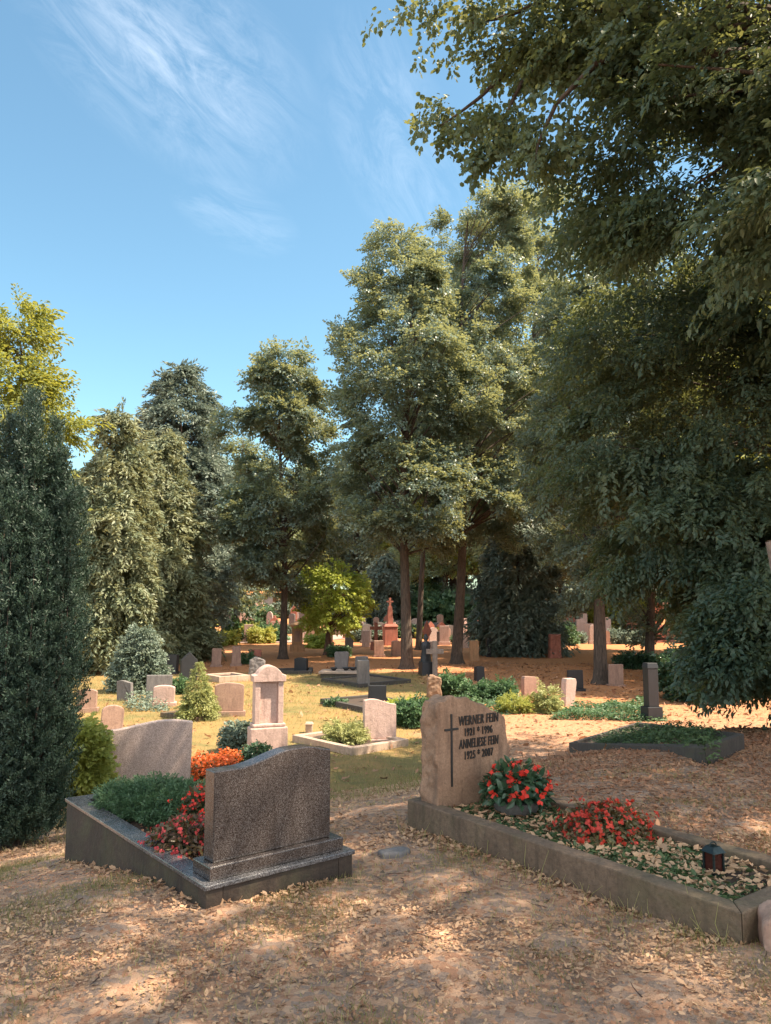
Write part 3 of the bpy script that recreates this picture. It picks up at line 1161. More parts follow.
HS('dark square headstone at the head of the mossy kerbed plot', 368, 386, 686, 704, 'flat', 'dark', 18, .12, 0)
HS('smooth pale pink headstone curved on top, at the end of the pale kerb', 363, 396, 701, 744, 'wavel', 'pink', 14, .14, .12, 'pink')

kerb_plot('pale pinkish kerb plot holding light green plants before the curved headstone', rect_px((292, 742), (352, 756), 1.4), .14, .13, 'palekerb')
kerb_plot('dark mossy kerb plot right of the tall pink stele, in the grass', rect_px((320, 704), (362, 713), 1.7), .14, .14, 'darkkerb')
kerb_plot('small grey kerb plot with gravel in front of the ledger grave', rect_px((321, 682), (360, 688), 2.0), .14, .12, 'darkkerb', soil='kerb')
kerb_plot('low dark kerb plot right of the tall trunk', rect_px((262, 675), (312, 674), 1.3), .14, .12, 'darkkerb')
kerb_plot('flat greenish stone grave frame behind the broad brown headstone', rect_px((219, 683), (250, 681), 1.4), .16, .2, 'palekerb')
kerb_plot('thin dark kerb left of the broad brown headstone', rect_px((160, 717), (196, 722), 1.3), .12, .1, 'kerb')
b = hit(340, 679)
root = empty('ledger', (b.x, b.y + .5, b.z), R(-4))
tag(root, 'pale grey flat ledger slab with pots on it, in the middle of the field', 'grave slab')
finish('slab', box_bm(-.72, .72, -.45, .55, .16, .24), M['palekerb'], root, .01)
finish('slab_base', box_bm(-.66, .66, -.4, .5, -.1, .159), M['darkkerb'], root, .01)
for dx in (-.25, .18, .42):
    q_ = empty('flower_bowl', (b.x + dx, b.y + .5 + dx * .1, b.z + .241))
    tag(q_, {-.25: 'leftmost dark bowl on the pale ledger slab', .18: 'middle dark bowl on the pale ledger slab', .42: 'rightmost dark bowl on the pale ledger slab'}[dx], 'bowl', 'bowls on the ledger slab')
    V, Fc = lathe([(.05, 0), (.11, .06), (.13, .11), (.10, .10), (0, .08)], 16)
    link('bowl', np_mesh('bowl', V, Fc, True), M['dark'], q_)

b = hit(309, 733)
root = empty('stone_post', (b.x, b.y, b.z))
tag(root, 'tiny square stone post at the corner of the pale kerb plot', 'post')
finish('post', box_bm(-.07, .07, -.07, .07, -.1, .18), M['palekerb'], root, .01)
finish('cap', box_bm(-.09, .09, -.09, .09, .181, .22, taper=.03), M['palekerb'], root, .005)


# ornate monuments
def cross_monument(label, xc, yt, yb, mat, wpx, rot=0, pedestal=.35, name='cross_monument', arm=.5, cat='grave cross', th=.14, group=None):
    b = hit(xc, yb)
    s = b.y / F
    h = (yb - yt) * s
    w = wpx * s
    root = empty(name, (b.x, b.y, b.z), R(rot))
    tag(root, label, cat, group)
    ph = pedestal * h
    if pedestal:
        finish('pedestal', box_bm(-w * .5, w * .5, -w * .45, w * .45, -.1, ph, taper=w * .08), M[mat], root, .015)
    t = max(.07, w * .14)
    bm = box_bm(-t, t, -t * .8, t * .8, ph + .001 if pedestal else -.1, h)
    o1 = finish('shaft', bm, M[mat], root, .01)
    zc = ph + (h - ph) * .70
    bm = box_bm(-w * arm, w * arm, -t * .83, t * .83, zc - t, zc + t)
    finish('crossbar', bm, M[mat], root, .01)
    return root


cross_monument('slim brown wooden grave cross right of the dark figure monument', 435, 642, 676, 'wood', 17, 6, 0, arm=.5)
cross_monument('reddish stone cross on a block in the sunlit centre, left one of two', 376, 623, 650, 'red', 12, 5, .3)
b = hit(390, 645)
s = b.y / F
h = 45 * s
root = empty('obelisk', (b.x, b.y, b.z), R(10))
tag(root, 'tall reddish brown obelisk topped by a small cross left of the largest trunk', 'monument')
w = 13 * s
finish('base', box_bm(-w * .5, w * .5, -w * .5, w * .5, -.2, h * .4), M['red'], root, .02)
finish('cornice', box_bm(-w * .56, w * .56, -w * .56, w * .56, h * .4005, h * .46, taper=.1), M['red'], root, .02)
finish('shaft', box_bm(-w * .22, w * .22, -w * .22, w * .22, h * .4605, h * .84, taper=w * .08), M['red'], root, .01)
bm = box_bm(-.06, .06, -.06, .06, h * .8405, h * 1.03)
box_bm(-.2, -.061, -.05, .05, h * .93, h * .96, bm)
box_bm(.061, .2, -.05, .05, h * .93, h * .96, bm)
finish('cross', bm, M['red'], root, .005)

b = hit(297, 651)
s = b.y / F
h = 29 * s
w = 13 * s
root = empty('aedicule', (b.x, b.y, b.z), R(8))
tag(root, 'golden sandstone memorial pillar with a flared cap right of the tall left trunk', 'monument')
finish('base', box_bm(-w * .6, w * .6, -w * .5, w * .5, -.2, h * .22, taper=.04), M['orange'], root, .02)
finish('body', box_bm(-w * .4, w * .4, -w * .35, w * .35, h * .2205, h * .8), M['orange'], root, .01)
finish('niche', box_bm(-w * .22, w * .22, -w * .37, -w * .3505, h * .32, h * .68), M['brown'], root, .0)
V, Fc = lathe([(w * .42, h * .801), (w * .62, h * .86), (w * .6, h * .9), (w * .42, h * .95), (w * .15, h * 1.0), (0, h * 1.0)], 20)
link('cap', np_mesh('cap', V, Fc, True), M['orange'], root)

# orange blotchy rockery monument
b = hit(208, 657)
s = b.y / F
root = empty('rock_monument', (b.x, b.y, b.z))
tag(root, 'blotchy golden rough rock monument beside the pale path', 'monument')
ol = [(-8.5 * s, -.2), (8.5 * s, -.2), (8 * s, 12 * s), (5 * s, 20 * s), (1 * s, 25 * s), (-3 * s, 24 * s), (-7 * s, 15 * s)]
o = finish('rock', prism_bm(ol, -.4, .4), M['orange'], root, .02)
roughen(o, .06, .22, freq=2.2, seed=12)

# figure monument: dark draped statue on a block
b = hit(426, 675)
s = b.y / F
root = empty('statue_monument', (b.x, b.y, b.z), R(12))
tag(root, 'dark weathered monument with a draped bowed figure right of the largest trunk', 'statue')
finish('pedestal', box_bm(-6.5 * s, 6.5 * s, -.3, .3, -.1, 13 * s, taper=.04), M['dark'], root, .02)
V, Fc = lathe([(5.6 * s, 13.05 * s), (5.0 * s, 18 * s), (4.2 * s, 24 * s), (5.0 * s, 28 * s), (4.2 * s, 31 * s), (1.6 * s, 33 * s), (2.4 * s, 35 * s), (2.3 * s, 37.5 * s), (1.2 * s, 39.5 * s), (0, 40 * s)], 20)
o = link('figure', np_mesh('figure', V * np.array([1, .75, 1]), Fc, True), M['dark'], root)
b = hit(427, 654)
s = b.y / F
root = empty('headstone', (b.x, b.y, b.z))
tag(root, 'pink lozenge topped headstone showing above the dark figure monument', 'headstone')
finish('block', box_bm(-5 * s, 5 * s, -.2, .2, -.1, 12 * s), M['pink'], root, .02)
finish('lozenge', prism_bm([(0, 12.05 * s), (4.8 * s, 22 * s), (0, 33 * s), (-4.8 * s, 22 * s)], -.1, .1), M['red'], root, .01)

HS('rough upright pale brown boulder stone left behind the inscribed headstone', 427, 442, 676, 700, 'rough', 'sandstone', 10, .25, 0, rough=True, seed=6)
HS('pale low headstone left of the red crosses, in the sun', 362, 370, 631, 647, 'flat', 'pink', 5, .2, 0)
HS('brown block headstone under the reddish cross', 374, 384, 641, 657, 'flat', 'brown', 5, .3, .15)
HS('wide pinkish brown headstone left of the largest trunk', 391, 402, 641, 656, 'shoulder', 'brown', 10, .3, 0)
HS('upright warm brown headstone right of the second trunk', 470, 479, 641, 661, 'flat', 'orange', 5, .2, 0)
HS('pale square headstone beyond the second trunk', 461, 471, 633, 648, 'flat', 'pale', 5, .2, 0)
HS('narrow near black headstone edge on, right of the warm brown one', 486, 491, 638, 657, 'flat', 'dark', 10, .2, 0)
HS('pale headstone tucked against the narrow black one', 491, 497, 640, 655, 'slant', 'pink', 0, .25, 0)
HS('grey round topped headstone in the far sunlit rows', 474, 483, 625, 641, 'round', 'grey', 0, .25, .15)
HS('dark blue grey headstone farthest up the right slope of the rows', 483, 490, 620, 633, 'flat', 'dark', 0, .25, .1)
HS('white upright headstone at the right end of the far rows', 489, 497, 629, 644, 'flat', 'pale', 0, .2, 0)
HS('small grey tilted headstone between the two main trunks, far off', 437, 444, 632, 645, 'flat', 'grey', 0, .2, 0)
HS('small pale headstone left of the second trunk, far off', 446, 451, 628, 642, 'round', 'pink', 0, .2, 0)
HS('pale far headstone just left of the largest trunk', 396, 401, 622, 637, 'flat', 'pink', 0, .2, 0)
HS('dark grey far headstone right of the bright little maple', 345, 353, 636, 648, 'flat', 'grey', 0, .2, 0)
HS('small black box shaped stone in the planting behind the inscribed headstone', 474, 485, 667, 681, 'taper', 'dark', 15, .3, 0)
HS('reddish stump like upright stone under the dark hanging trees', 548, 561, 635, 658, 'taper', 'red', 8, .35, 0, rough=True, seed=8)
HS('brown leaning headstone lit on its right, in the yellow green weeds', 520, 538, 677, 697, 'slant', 'brown', 14, .2, 0, lean_x=6)
HS('pinkish leaning headstone with a slanting shadow beside the ivy bed', 560, 575, 679, 706, 'slant', 'pink', 28, .2, 0, lean_x=5)
HS('dark square headstone behind the pinkish leaning one', 568, 583, 671, 691, 'flat', 'dark', 0, .15, .12)
HS('pale brown square headstone at the foot of the leaning trunk', 609, 623, 665, 686, 'flat', 'brown', 0, .15, .08)
HS('slim pinkish far headstone left of the bright little maple', 300, 306, 626, 640, 'flat', 'pink', 0, .2, 0)
HS('small pale far headstone in front of the clipped dark hedge', 205, 212, 612, 627, 'flat', 'pink', 0, .3, 0)
HS('small white far headstone between the clipped evergreens', 246, 251, 617, 629, 'round', 'pale', 0, .3, 0)
HS('reddish far headstone under the tall left trunk tree', 268, 276, 616, 630, 'flat', 'red', 0, .3, 0)
HS('grey far headstone beside the reddish one', 258, 264, 612, 626, 'flat', 'grey', 0, .3, 0)

# dark square pillar at right
b = hit(652, 720)
s = b.y / F
root = empty('stone_pillar', (b.x, b.y, b.z), R(14))
tag(root, 'tall black square stone pillar with a stepped foot at right, beside the ivy', 'pillar')
finish('foot', box_bm(-8 * s, 8 * s, -.16, .16, -.15, 13 * s), M['dark'], root, .01)
finish('shaft', box_bm(-5.6 * s, 5.6 * s, -.11, .11, 13.05 * s, 50 * s), M['dark'], root, .008)
finish('cap', box_bm(-6.2 * s, 6.2 * s, -.12, .12, 50.05 * s, 55 * s, taper=.02), M['dark'], root, .006)

fr = [hit(569, 753), hit(706, 766), hit(745, 750), hit(638, 730)]
kerb_plot('black low kerb frame round a green planted grave under the right hand trees', [(v.x, v.y) for v in fr], .12, .17, 'darkkerb')
b1, b2 = hit(688, 760), hit(745, 742)

# weathered timber post end at the right edge
b = at(772, 556, 7.2)
root = empty('cut_branch', (b.x, b.y, b.z), 0)
tag(root, 'pale sawn branch stub poking in at the right edge among the dark leaves', 'branch')
arr = tube_arrays([(0, 0, .14), (.03, 0, .0), (.07, 0, -.3), (.4, .2, -1.4), (1.2, .6, -2.6)], [.05, .06, .062, .09, .13], 12)
V, Fc = arr
bmx = link('bark', np_mesh('bark', V, Fc, True), M['wood'], root)
V2, F2 = lathe([(.05, 0), (.03, .003), (0, .003)], 12)
e_ = link('cut_end', np_mesh('cut_end', V2, F2), M['orange'], root)
e_.location = (0, 0, .14)

# ------------------------------------------------------------------ trees
SPM = 1.0
tree_px('linden_tree', 'largest tall bluish green linden in the centre with golden top and bare lower trunk', 'tree', 407, 669, 338, 474, 222, 555, 'linden', 5200, 'far', .62, 'linden', 15, 41,
        gap=.45, lump=.38, limbs=70)
tree_px('linden_tree', 'slimmer linden with a pale narrow trunk just right behind the largest one', 'tree', 419, 650, 395, 500, 245, 470, 'linden', 2400, 'far', .66, 'lindendark', 8, 43, clumps=150, gap=.4, limbs=40)
tree_px('linden_tree', 'tall linden on the dark straight trunk right of centre', 'tree', 457, 664, 420, 560, 185, 535, 'linden', 4600, 'far', .62, 'linden', 14, 45, clumps=150, gap=.45, lump=.4, limbs=70)
tree_px('linden_tree', 'broad linden with drooping dark skirts right of the two main trunks', 'tree', 538, 652, 478, 610, 160, 575, 'linden', 4800, 'far', .68, 'linden', 10, 47, clumps=150, gap=.5, lump=.4, limbs=80)
tree_px('leaning_tree', 'tree on the pale leaning trunk at right behind the square brown headstone', 'tree', 601, 684, 540, 690, 225, 600, 'linden', 4600, 'far', .55, 'lindendark', 17, 49, clumps=150, gap=.45, lump=.4, limbs=60)
tree_px('linden_tree', 'lone linden left of centre with golden lit crown on a tall thin trunk', 'tree', 283, 659, 228, 328, 352, 592, 'linden', 4400, 'far', .70, 'linden', 10, 51, clumps=150, gap=.5, lump=.42, limbs=60)
tree_px('linden_tree', 'grey green tree filling the gap left of the lone linden', 'tree', 236, 640, 195, 272, 425, 606, 'linden', 2300, 'far', .9, 'linden', 8, 53, clumps=150, gap=.3, limbs=20)
tree_px('maple_sapling', 'small bright yellow green maple in the sunlit centre', 'tree', 328, 655, 299, 362, 562, 632, 'round', 760, 'bush', .55, 'bright', 9, 55, gap=.25, lump=.3, limbs=22, bark='redbark')
tree_px('thuja_tree', 'pale golden thuja with hanging fronds left, nearest the yew', 'tree', 106, 672, 68, 145, 405, 655, 'fat', 2600, 'frond', .62, 'thuja', 9, 57, gap=.2, lump=.3, droop=.75, limbs=10)
tree_px('thuja_tree', 'broad grey green thuja behind the blue green shrub', 'tree', 155, 662, 112, 194, 425, 655, 'fat', 3000, 'frond', .72, 'thuja', 9, 59, gap=.22, lump=.3, droop=.7, limbs=10)
tree_px('spruce_tree', 'tall dark spruce with a blunt top rising over the thujas', 'tree', 172, 646, 114, 226, 362, 600, 'fat', 4200, 'frond', .85, 'spruce', 10, 61, gap=.35, lump=.32, droop=.4, limbs=30)
tree_px('cypress_tree', 'dark weeping cypress behind the reddish obelisk', 'tree', 385, 628, 366, 402, 548, 626, 'fat', 700, 'frond', 1.0, 'spruce', 4, 63, gap=.1, droop=.9, limbs=6)
tree_px('hanging_conifer', 'dark bluish conifer sweeping to the ground right of the far rows', 'tree', 522, 655, 490, 552, 470, 654, 'fat', 1600, 'frond', .8, 'spruce', 7, 65, gap=.1, droop=.9, limbs=8)
tree_px('golden_tree', 'yellow green deciduous tree rising behind the dark yew at the left edge', 'tree', 14, 700, -50, 50, 300, 560, 'linden', 1500, 'near', .55, 'goldleaf', 10, 67, Y=17, gap=.75, lump=.45, limbs=60)
tree_px('hemlock_tree', 'darker tree between the leaning trunk and the near right foliage', 'tree', 650, 665, 600, 760, 260, 640, 'linden', 2600, 'far', .62, 'lindendark', 12, 69, clumps=150, gap=.3, limbs=50)

# dark fastigiate yew at the left edge: many upright plumes
b = hit(14, 846)
root = empty('yew_tree', b)
tag(root, 'dark upright yew with many plume like stems at the left edge', 'tree')
arrs, stems = [], []
r = np.random.RandomState(5)
s = b.y / F
for k in range(44):
    a_ = r.uniform(0, 6.28)
    rr = .95 * 57 * s * math.sqrt(r.uniform(0, 1)) * (1.0)
    x, y = math.cos(a_) * rr - .08, math.sin(a_) * rr * .9
    edge = rr / (62 * s)
    top = 1.10 * (at(14, 398, b.y).z - b.z) * (1 - .30 * edge ** 2 - r.uniform(0, .22))
    n = 430
    t = r.uniform(.02, 1, n)
    wdt = .17 * np.clip(1.02 - t ** 2.5, .06, 1)
    th = r.uniform(0, 6.28, n)
    lx, ly = x * .55, y * .55
    P = np.stack([lx + (x - lx) * np.clip(t * 2, 0, 1) + np.cos(th) * wdt * 1.0, ly + (y - ly) * np.clip(t * 2, 0, 1) + np.sin(th) * wdt, t * top], -1)
    xx = np.stack([np.cos(th) * .6, np.sin(th) * .6, np.full(n, 1.0)], -1) + r.normal(0, .25, (n, 3))
    nn = np.stack([np.cos(th), np.sin(th), np.full(n, .2)], -1) + r.normal(0, .4, (n, 3))
    arrs.append(place_sprays(SP['yew'], P, xx, nn, .13 * r.uniform(.7, 1.3, n)))
    stems.append(tube_arrays([(lx * .3, ly * .3, -.1), (lx, ly, top * .25), (x, y, top * .55), (x, y, top * .9)], [.04, .018, .008, .003], 6))
V, Fc = join(arrs)
link('crown', np_mesh('yew_crown', V, Fc), M['yew'], root)
V, Fc = join(stems)
link('trunk', np_mesh('yew_trunk', V, Fc, True), M['bark'], root)


# near right trees from blobs
def blob_sprays(blobs, sprays, size, seed, gap=.25, droop=.35):
    r = np.random.RandomState(seed)
    Ps, Ds = [], []
    for cx, cy, cz, rx, ry, rz, n in blobs:
        d = norm(r.normal(0, 1, (n, 3)))
        rad = r.uniform(.45, 1.05, n) ** .8
        L = 1 + .22 * wob(d, 3.5, seed + int(cx * 7))
        P = np.array([cx, cy, cz]) + d * np.array([rx, ry, rz]) * (rad * L)[:, None]
        K_ = max(16, int(rx * ry * 13))
        ci = r.randint(0, K_, n)
        rc = r.uniform(.35, .75, K_)[ci]
        o_ = norm(r.normal(0, 1, (n, 3))) * (r.uniform(.2, 1, n) ** .6)[:, None]
        o_[:, 2] = o_[:, 2] * .38
        d = d[:K_][ci]
        o_[:, 2] -= .35 * (o_ * d).sum(1)
        P = P[:K_][ci] + o_ * rc[:, None]
        g = wob(P, 2.4, seed + 9)
        kk = g > -1 + gap * 1.3
        Ps.append(P[kk]); Ds.append(d[kk])
    P = np.concatenate(Ps); D = np.concatenate(Ds)
    x = D * np.array([1, 1, .4]) + np.array([-.15, 0, -droop]) + r.normal(0, .35, P.shape)
    nn = D * .4 + np.array([0, 0, 1]) + r.normal(0, .3, P.shape)
    return place_sprays(sprays, P, x, nn, size * r.uniform(.7, 1.3, len(P))), P


# A: great linden overhead
bx, by_ = 8.2, 7.5
base = Vector((bx, by_, T(bx, by_)))
root = empty('overhead_linden', base)
tag(root, 'great linden overhead at upper right whose long boughs hang over the graves', 'tree')
blobs = [(7.8, 6.2, 10.5, 5.4, 6.0, 4.6, 3600), (4.9, 9.2, 7.4, 2.1, 2.2, 1.9, 1500), (5.7, 7.6, 6.2, 2.0, 2.0, 1.5, 1100),
         (3.9, 9.6, 8.9, 1.5, 1.5, 1.3, 700), (3.7, 9.4, 7.1, 1.1, 1.2, .9, 500), (6.6, 9.6, 6.2, 2.2, 2.0, 1.8, 1000), (4.6, 3.0, 9.6, 3.6, 3.0, 2.0, 1300), (2.0, 2.0, 9.8, 3.2, 3.2, 1.5, 900)]
(V1, F1), P1 = blob_sprays(blobs, SP['near'], .52, 71, gap=.3)
Yd = 9.0
boughs = [
    ([(690, 60), (600, 20), (540, 40), (490, 70), (452, 105), (425, 125), (414, 132)], .22),
    ([(690, 60), (620, 50), (570, 70), (530, 110), (512, 150), (508, 178)], .20),
    ([(650, 30), (560, -15), (480, -25), (420, -15), (385, 2)], .24),
    ([(600, 20), (540, -5), (500, 15), (470, 25), (440, 30)], .26),
    ([(600, 40), (560, 55), (520, 60), (495, 90), (480, 120), (460, 150)], .20),
    ([(620, 20), (580, 15), (560, 20), (530, 60)], .30),
    ([(690, 10), (650, 30), (620, 45), (600, 60)], .28),
]
bt, BP, BX = [], [], []
r = np.random.RandomState(77)
hub = np.array([7.6, 7.9, 6.8])
for bi, (pl_, rad_) in enumerate(boughs):
    Yb = Yd + r.uniform(-.6, .6)
    pw = [np.array(at(px + 26, py - 6, Yb + .02 * (690 - px) / 10)) for px, py in pl_]
    full = [hub, (hub * .5 + pw[0] * .5) + np.array([0, 0, .4])] + pw
    n_ = len(full)
    bt.append(tube_arrays(np.array(full), np.linspace(.085, .008, n_), 6))
    for a0, b0 in zip(pw[:-1], pw[1:]):
        ln = np.linalg.norm(b0 - a0)
        for k in range(int(ln * 150)):
            f = r.uniform(0, 1)
            q = a0 + (b0 - a0) * f + r.normal(0, rad_, 3) * np.array([1, 1, .8])
            if wob(q[None], 5.5, 78)[0] < .34: continue
            BP.append(q)
            BX.append(norm((b0 - a0)[None])[0] * .7 + r.normal(0, .5, 3) + np.array([0, 0, -.35]))
BP, BX = np.array(BP), np.array(BX)
nn = np.array([0, 0, 1.0]) + r.normal(0, .35, BP.shape)
V2, F2 = place_sprays(SP['bough'], BP, BX, nn, .38 * r.uniform(.7, 1.3, len(BP)))
V, Fc = join([(V1, F1)])
link('crown', np_mesh('overhead_crown', V - np.array(base), Fc), M['neartree'], root)
link('bough_foliage', np_mesh('bough_foliage', V2 - np.array(base), F2), M['overhead'], root)
path = np.array([(8.2, 7.5, -.4), (8.2, 7.5, .3), (8.15, 7.5, 2), (7.9, 7.6, 5), (7.7, 7.7, 7), (7.9, 7.2, 10), (7.8, 7, 13.5)])
arr = [tube_arrays(path, [.62, .48, .42, .36, .3, .18, .05], 14)] + bt
r2 = np.random.RandomState(3)
for i_ in r2.choice(len(P1), 90, replace=False):
    q = P1[i_]
    s0 = path[3] + (path[5] - path[3]) * r2.uniform(0, 1)
    mid = s0 * .5 + q * .5 + np.array([0, 0, .5])
    tt = np.linspace(0, 1, 7)[:, None]
    arr.append(tube_arrays((1 - tt) ** 2 * s0 + 2 * tt * (1 - tt) * mid + tt ** 2 * q, .07 * (1 - .85 * tt[:, 0]), 5))
V, Fc = join(arr)
link('trunk', np_mesh('overhead_trunk', V - np.array(base), Fc, True), M['bark'], root)

# B: dark low tree sweeping to the ground
bx, by_ = 7.4, 12.6
base = Vector((bx, by_, T(bx, by_)))
root = empty('sweeping_tree', base)
tag(root, 'dark broadleaf tree at right whose lowest branches sweep down to the ground', 'tree')
blobs = [(6.6, 12.4, 5.2, 3.4, 2.6, 3.4, 2600), (4.6, 11.6, 4.6, 1.7, 1.6, 1.5, 900), (4.2, 11.4, 2.9, 1.25, 1.4, 1.0, 650), (5.6, 11.2, 2.2, 1.7, 1.5, 1.5, 1000),
         (5.6, 10.7, .8, 1.3, 1.3, 1.0, 1300), (7.2, 10.6, 1.1, 2.0, 1.6, 1.6, 1500), (5.2, 11.3, 2.0, 1.0, 1.2, 1.0, 700), (4.0, 11.8, 6.2, 1.1, 1.3, 1.0, 450), (6.6, 10.6, 4.4, 2.0, 1.6, 2.0, 900),
         (3.5, 11.6, 3.9, .8, .9, .6, 220), (3.4, 11.8, 5.2, .7, .9, .5, 180)]
blobs = [b_[:6] + (int(b_[6] * (1.6 if b_[2] < 3 else 1.15)),) for b_ in blobs]
(V1, F1), P1 = blob_sprays(blobs, SP['near'], .42, 81, gap=.18, droop=.45)
keepz = None
V1[:, 2] = np.maximum(V1[:, 2], ter(V1[:, 0], V1[:, 1]) + .02)
link('crown', np_mesh('sweeping_crown', V1 - np.array(base), F1), M['lowtree'], root)
path = np.array([(7.4, 12.6, -.8), (7.4, 12.6, 0), (7.3, 12.6, 2.5), (7.2, 12.5, 5), (7.1, 12.4, 7.5)])
arr = [tube_arrays(path, [.5, .34, .28, .2, .06], 12)]
for i_ in r2.choice(len(P1), 110, replace=False):
    q = P1[i_]
    s0 = path[1] + (path[4] - path[1]) * min(1, max(.08, (q[2] + .3) / 7.5)) * r2.uniform(.7, 1)
    mid = s0 * .5 + q * .5 + np.array([0, 0, .35])
    tt = np.linspace(0, 1, 7)[:, None]
    arr.append(tube_arrays((1 - tt) ** 2 * s0 + 2 * tt * (1 - tt) * mid + tt ** 2 * q, .05 * (1 - .85 * tt[:, 0]), 5))
V, Fc = join(arr)
link('trunk', np_mesh('sweeping_trunk', V - np.array(base), Fc, True), M['bark'], root)

# far wood: individual copies
protos = []
for k, (mt, pf, sp_, lab, nm) in enumerate((('farleaf', 'linden', 'far', 'leafy tree in the wood closing off the far side of the cemetery', 'woodland_tree'),
                               ('lindendark', 'linden', 'far', 'darker leafy tree in the wood behind the graves', 'woodland_tree'),
                               ('goldleaf', 'linden', 'far', 'sunlit yellow green tree in the far wood', 'golden_woodland_tree'),
                               ('spruce', 'fat', 'frond', 'dark conifer in the far wood', 'conifer'))):
    x0, y0 = (-14 + k * 11, 86 + k * 2)
    t_ = tree(nm, lab, 'tree', (x0, y0, T(x0, y0)), 15, 3.0 if k != 3 else .6, 4.4 if k != 3 else 3.2, pf, 1500, sp_, 1.15, mt, .28, 90 + k,
              group='trees of the far wood', gap=.35, limbs=24)
    protos.append(t_)


def copy_tree(o, loc, rz, sc, label=None):
    c = o.copy()
    COL.objects.link(c)
    c.location = loc
    c.rotation_euler = (0, 0, rz)
    c.scale = sc
    if label: c['label'] = label
    for ch in o.children:
        d = ch.copy()
        COL.objects.link(d)
        d.parent = c
    return c


for x_, y_, z_ in ((12.5, 26, .9), (15.5, 31, 1.05), (19, 36, 1.2)):
    copy_tree(protos[2], (x_, y_, T(x_, y_)), x_, (z_, z_, z_))
rw = random.Random(4)
for row, (yy, step, hs) in enumerate(((84, 9, 1.05), (92, 8, 1.2), (104, 8.5, 1.35), (120, 9, 1.5))):
    n = int(2 * (yy * .62) / step)
    for k in range(n + 1):
        x = -yy * .62 + k * step + rw.uniform(-2, 2)
        y = yy + rw.uniform(-3, 3)
        px = 385 + 780 * x / y
        if row == 0 and (180 < px < 370 or px < 60): continue
        pr0 = rw.choice([0, 0, 0, 1, 2, 0, 3, 2])
        sc_v = hs * rw.uniform(.8, 1.08) * (.84 if px < 420 else 1.25)
        copy_tree(protos[pr0], (x, y, T(x, y)), rw.uniform(0, 6.28), (sc_v * 1.05, sc_v * 1.05, sc_v))
# taller ones behind the right side
for px, yy in ((445, 74), (500, 68), (560, 66), (620, 64), (690, 60), (760, 56), (530, 60)):
    x = (px - 385) / 780 * yy
    copy_tree(protos[2 if px in (500, 560, 690) else 0], (x, yy, T(x, yy)), px, (1.3, 1.3, 1.55 if px > 480 else 1.2))


# far rows of small stones and undergrowth below the wood, copies of a few kinds
def copy_thing(o, loc, rz, sc):
    return copy_tree(o, loc, rz, sc)


fs = []
for k, (mt, kd) in enumerate((('pink', 'flat'), ('brown', 'round'), ('grey', 'shoulder'), ('red', 'gable'), ('pale', 'arch'))):
    x0, y0 = (-9 + k * 4.3, 52 + k)
    e = empty('far_headstone', (x0, y0, T(x0, y0)), .1 * k)
    tag(e, {'pink': 'small pink far headstone in the last rows before the wood', 'brown': 'small brown round far headstone in the last rows before the wood',
            'grey': 'small grey far headstone in the last rows before the wood', 'red': 'small red pointed far headstone in the last rows before the wood',
            'pale': 'small pale arched far headstone in the last rows before the wood'}[mt], 'headstone', mt + ' headstones of the last rows')
    finish('stone', prism_bm([(x, z + .2) for x, z in outline(kd, .62, .95)], -.1, .1), M[mt], e, .01)
    finish('plinth', box_bm(-.38, .38, -.16, .16, -.15, .199), M[mt], e, .01)
    fs.append(e)
rq = random.Random(21)
for k in range(190):
    y = 46 + 34 * rq.random() ** .8
    x = (rq.uniform(165, 720) - 385) / 780 * y
    if abs(385 + 780 * x / y - 285) < 10 and y < 50: continue
    copy_thing(rq.choice(fs), (x, y, T(x, y)), rq.uniform(-.3, .3), (rq.uniform(.7, 1.2), 1, rq.uniform(.7, 1.35)))
us = []
for k, (mt, nm, lb) in enumerate((('cushion', 'undergrowth_shrub', 'dark green shrub in the undergrowth below the far wood'), ('shrubgold', 'undergrowth_shrub', 'yellow green shrub in the undergrowth below the far wood'),
                          ('shrubblue', 'undergrowth_shrub', 'grey green shrub in the undergrowth below the far wood'))):
    x0, y0 = (-11 + 10 * k, 66)
    us.append(bush(nm, lb, 'shrub', (x0, y0, T(x0, y0)), 1.3, 1.2, 1.5, 'round', 420, 'bush', .75, mt, 140 + k, group='undergrowth below the far wood'))
for k in range(60):
    y = 56 + 32 * rq.random() if k > 25 else rq.uniform(46, 56)
    x = (rq.uniform(60, 771) - 385) / 780 * y
    g_ = rq.uniform(.7, 1.7) if y > 62 else rq.uniform(.35, .75)
    copy_thing(rq.choice(us), (x, y, T(x, y)), rq.uniform(0, 6), (g_, g_, g_ * rq.uniform(.7, 1.3)))

# ------------------------------------------------------------------ shrubs
def bpx(name, label, cat, xc, yb, hw, yt, prof, n, spray, size, mat, seed, **kw):
    b = hit(xc, yb)
    s = b.y / F
    k_ = 1 if name in ('conical_shrub', 'golden_shrub', 'young_fir') else .80
    return bush(name, label, cat, b, hw * s * k_, hw * s * .9 * k_, (yb - yt) * s * k_, prof, n, spray, size, mat, seed, **kw)


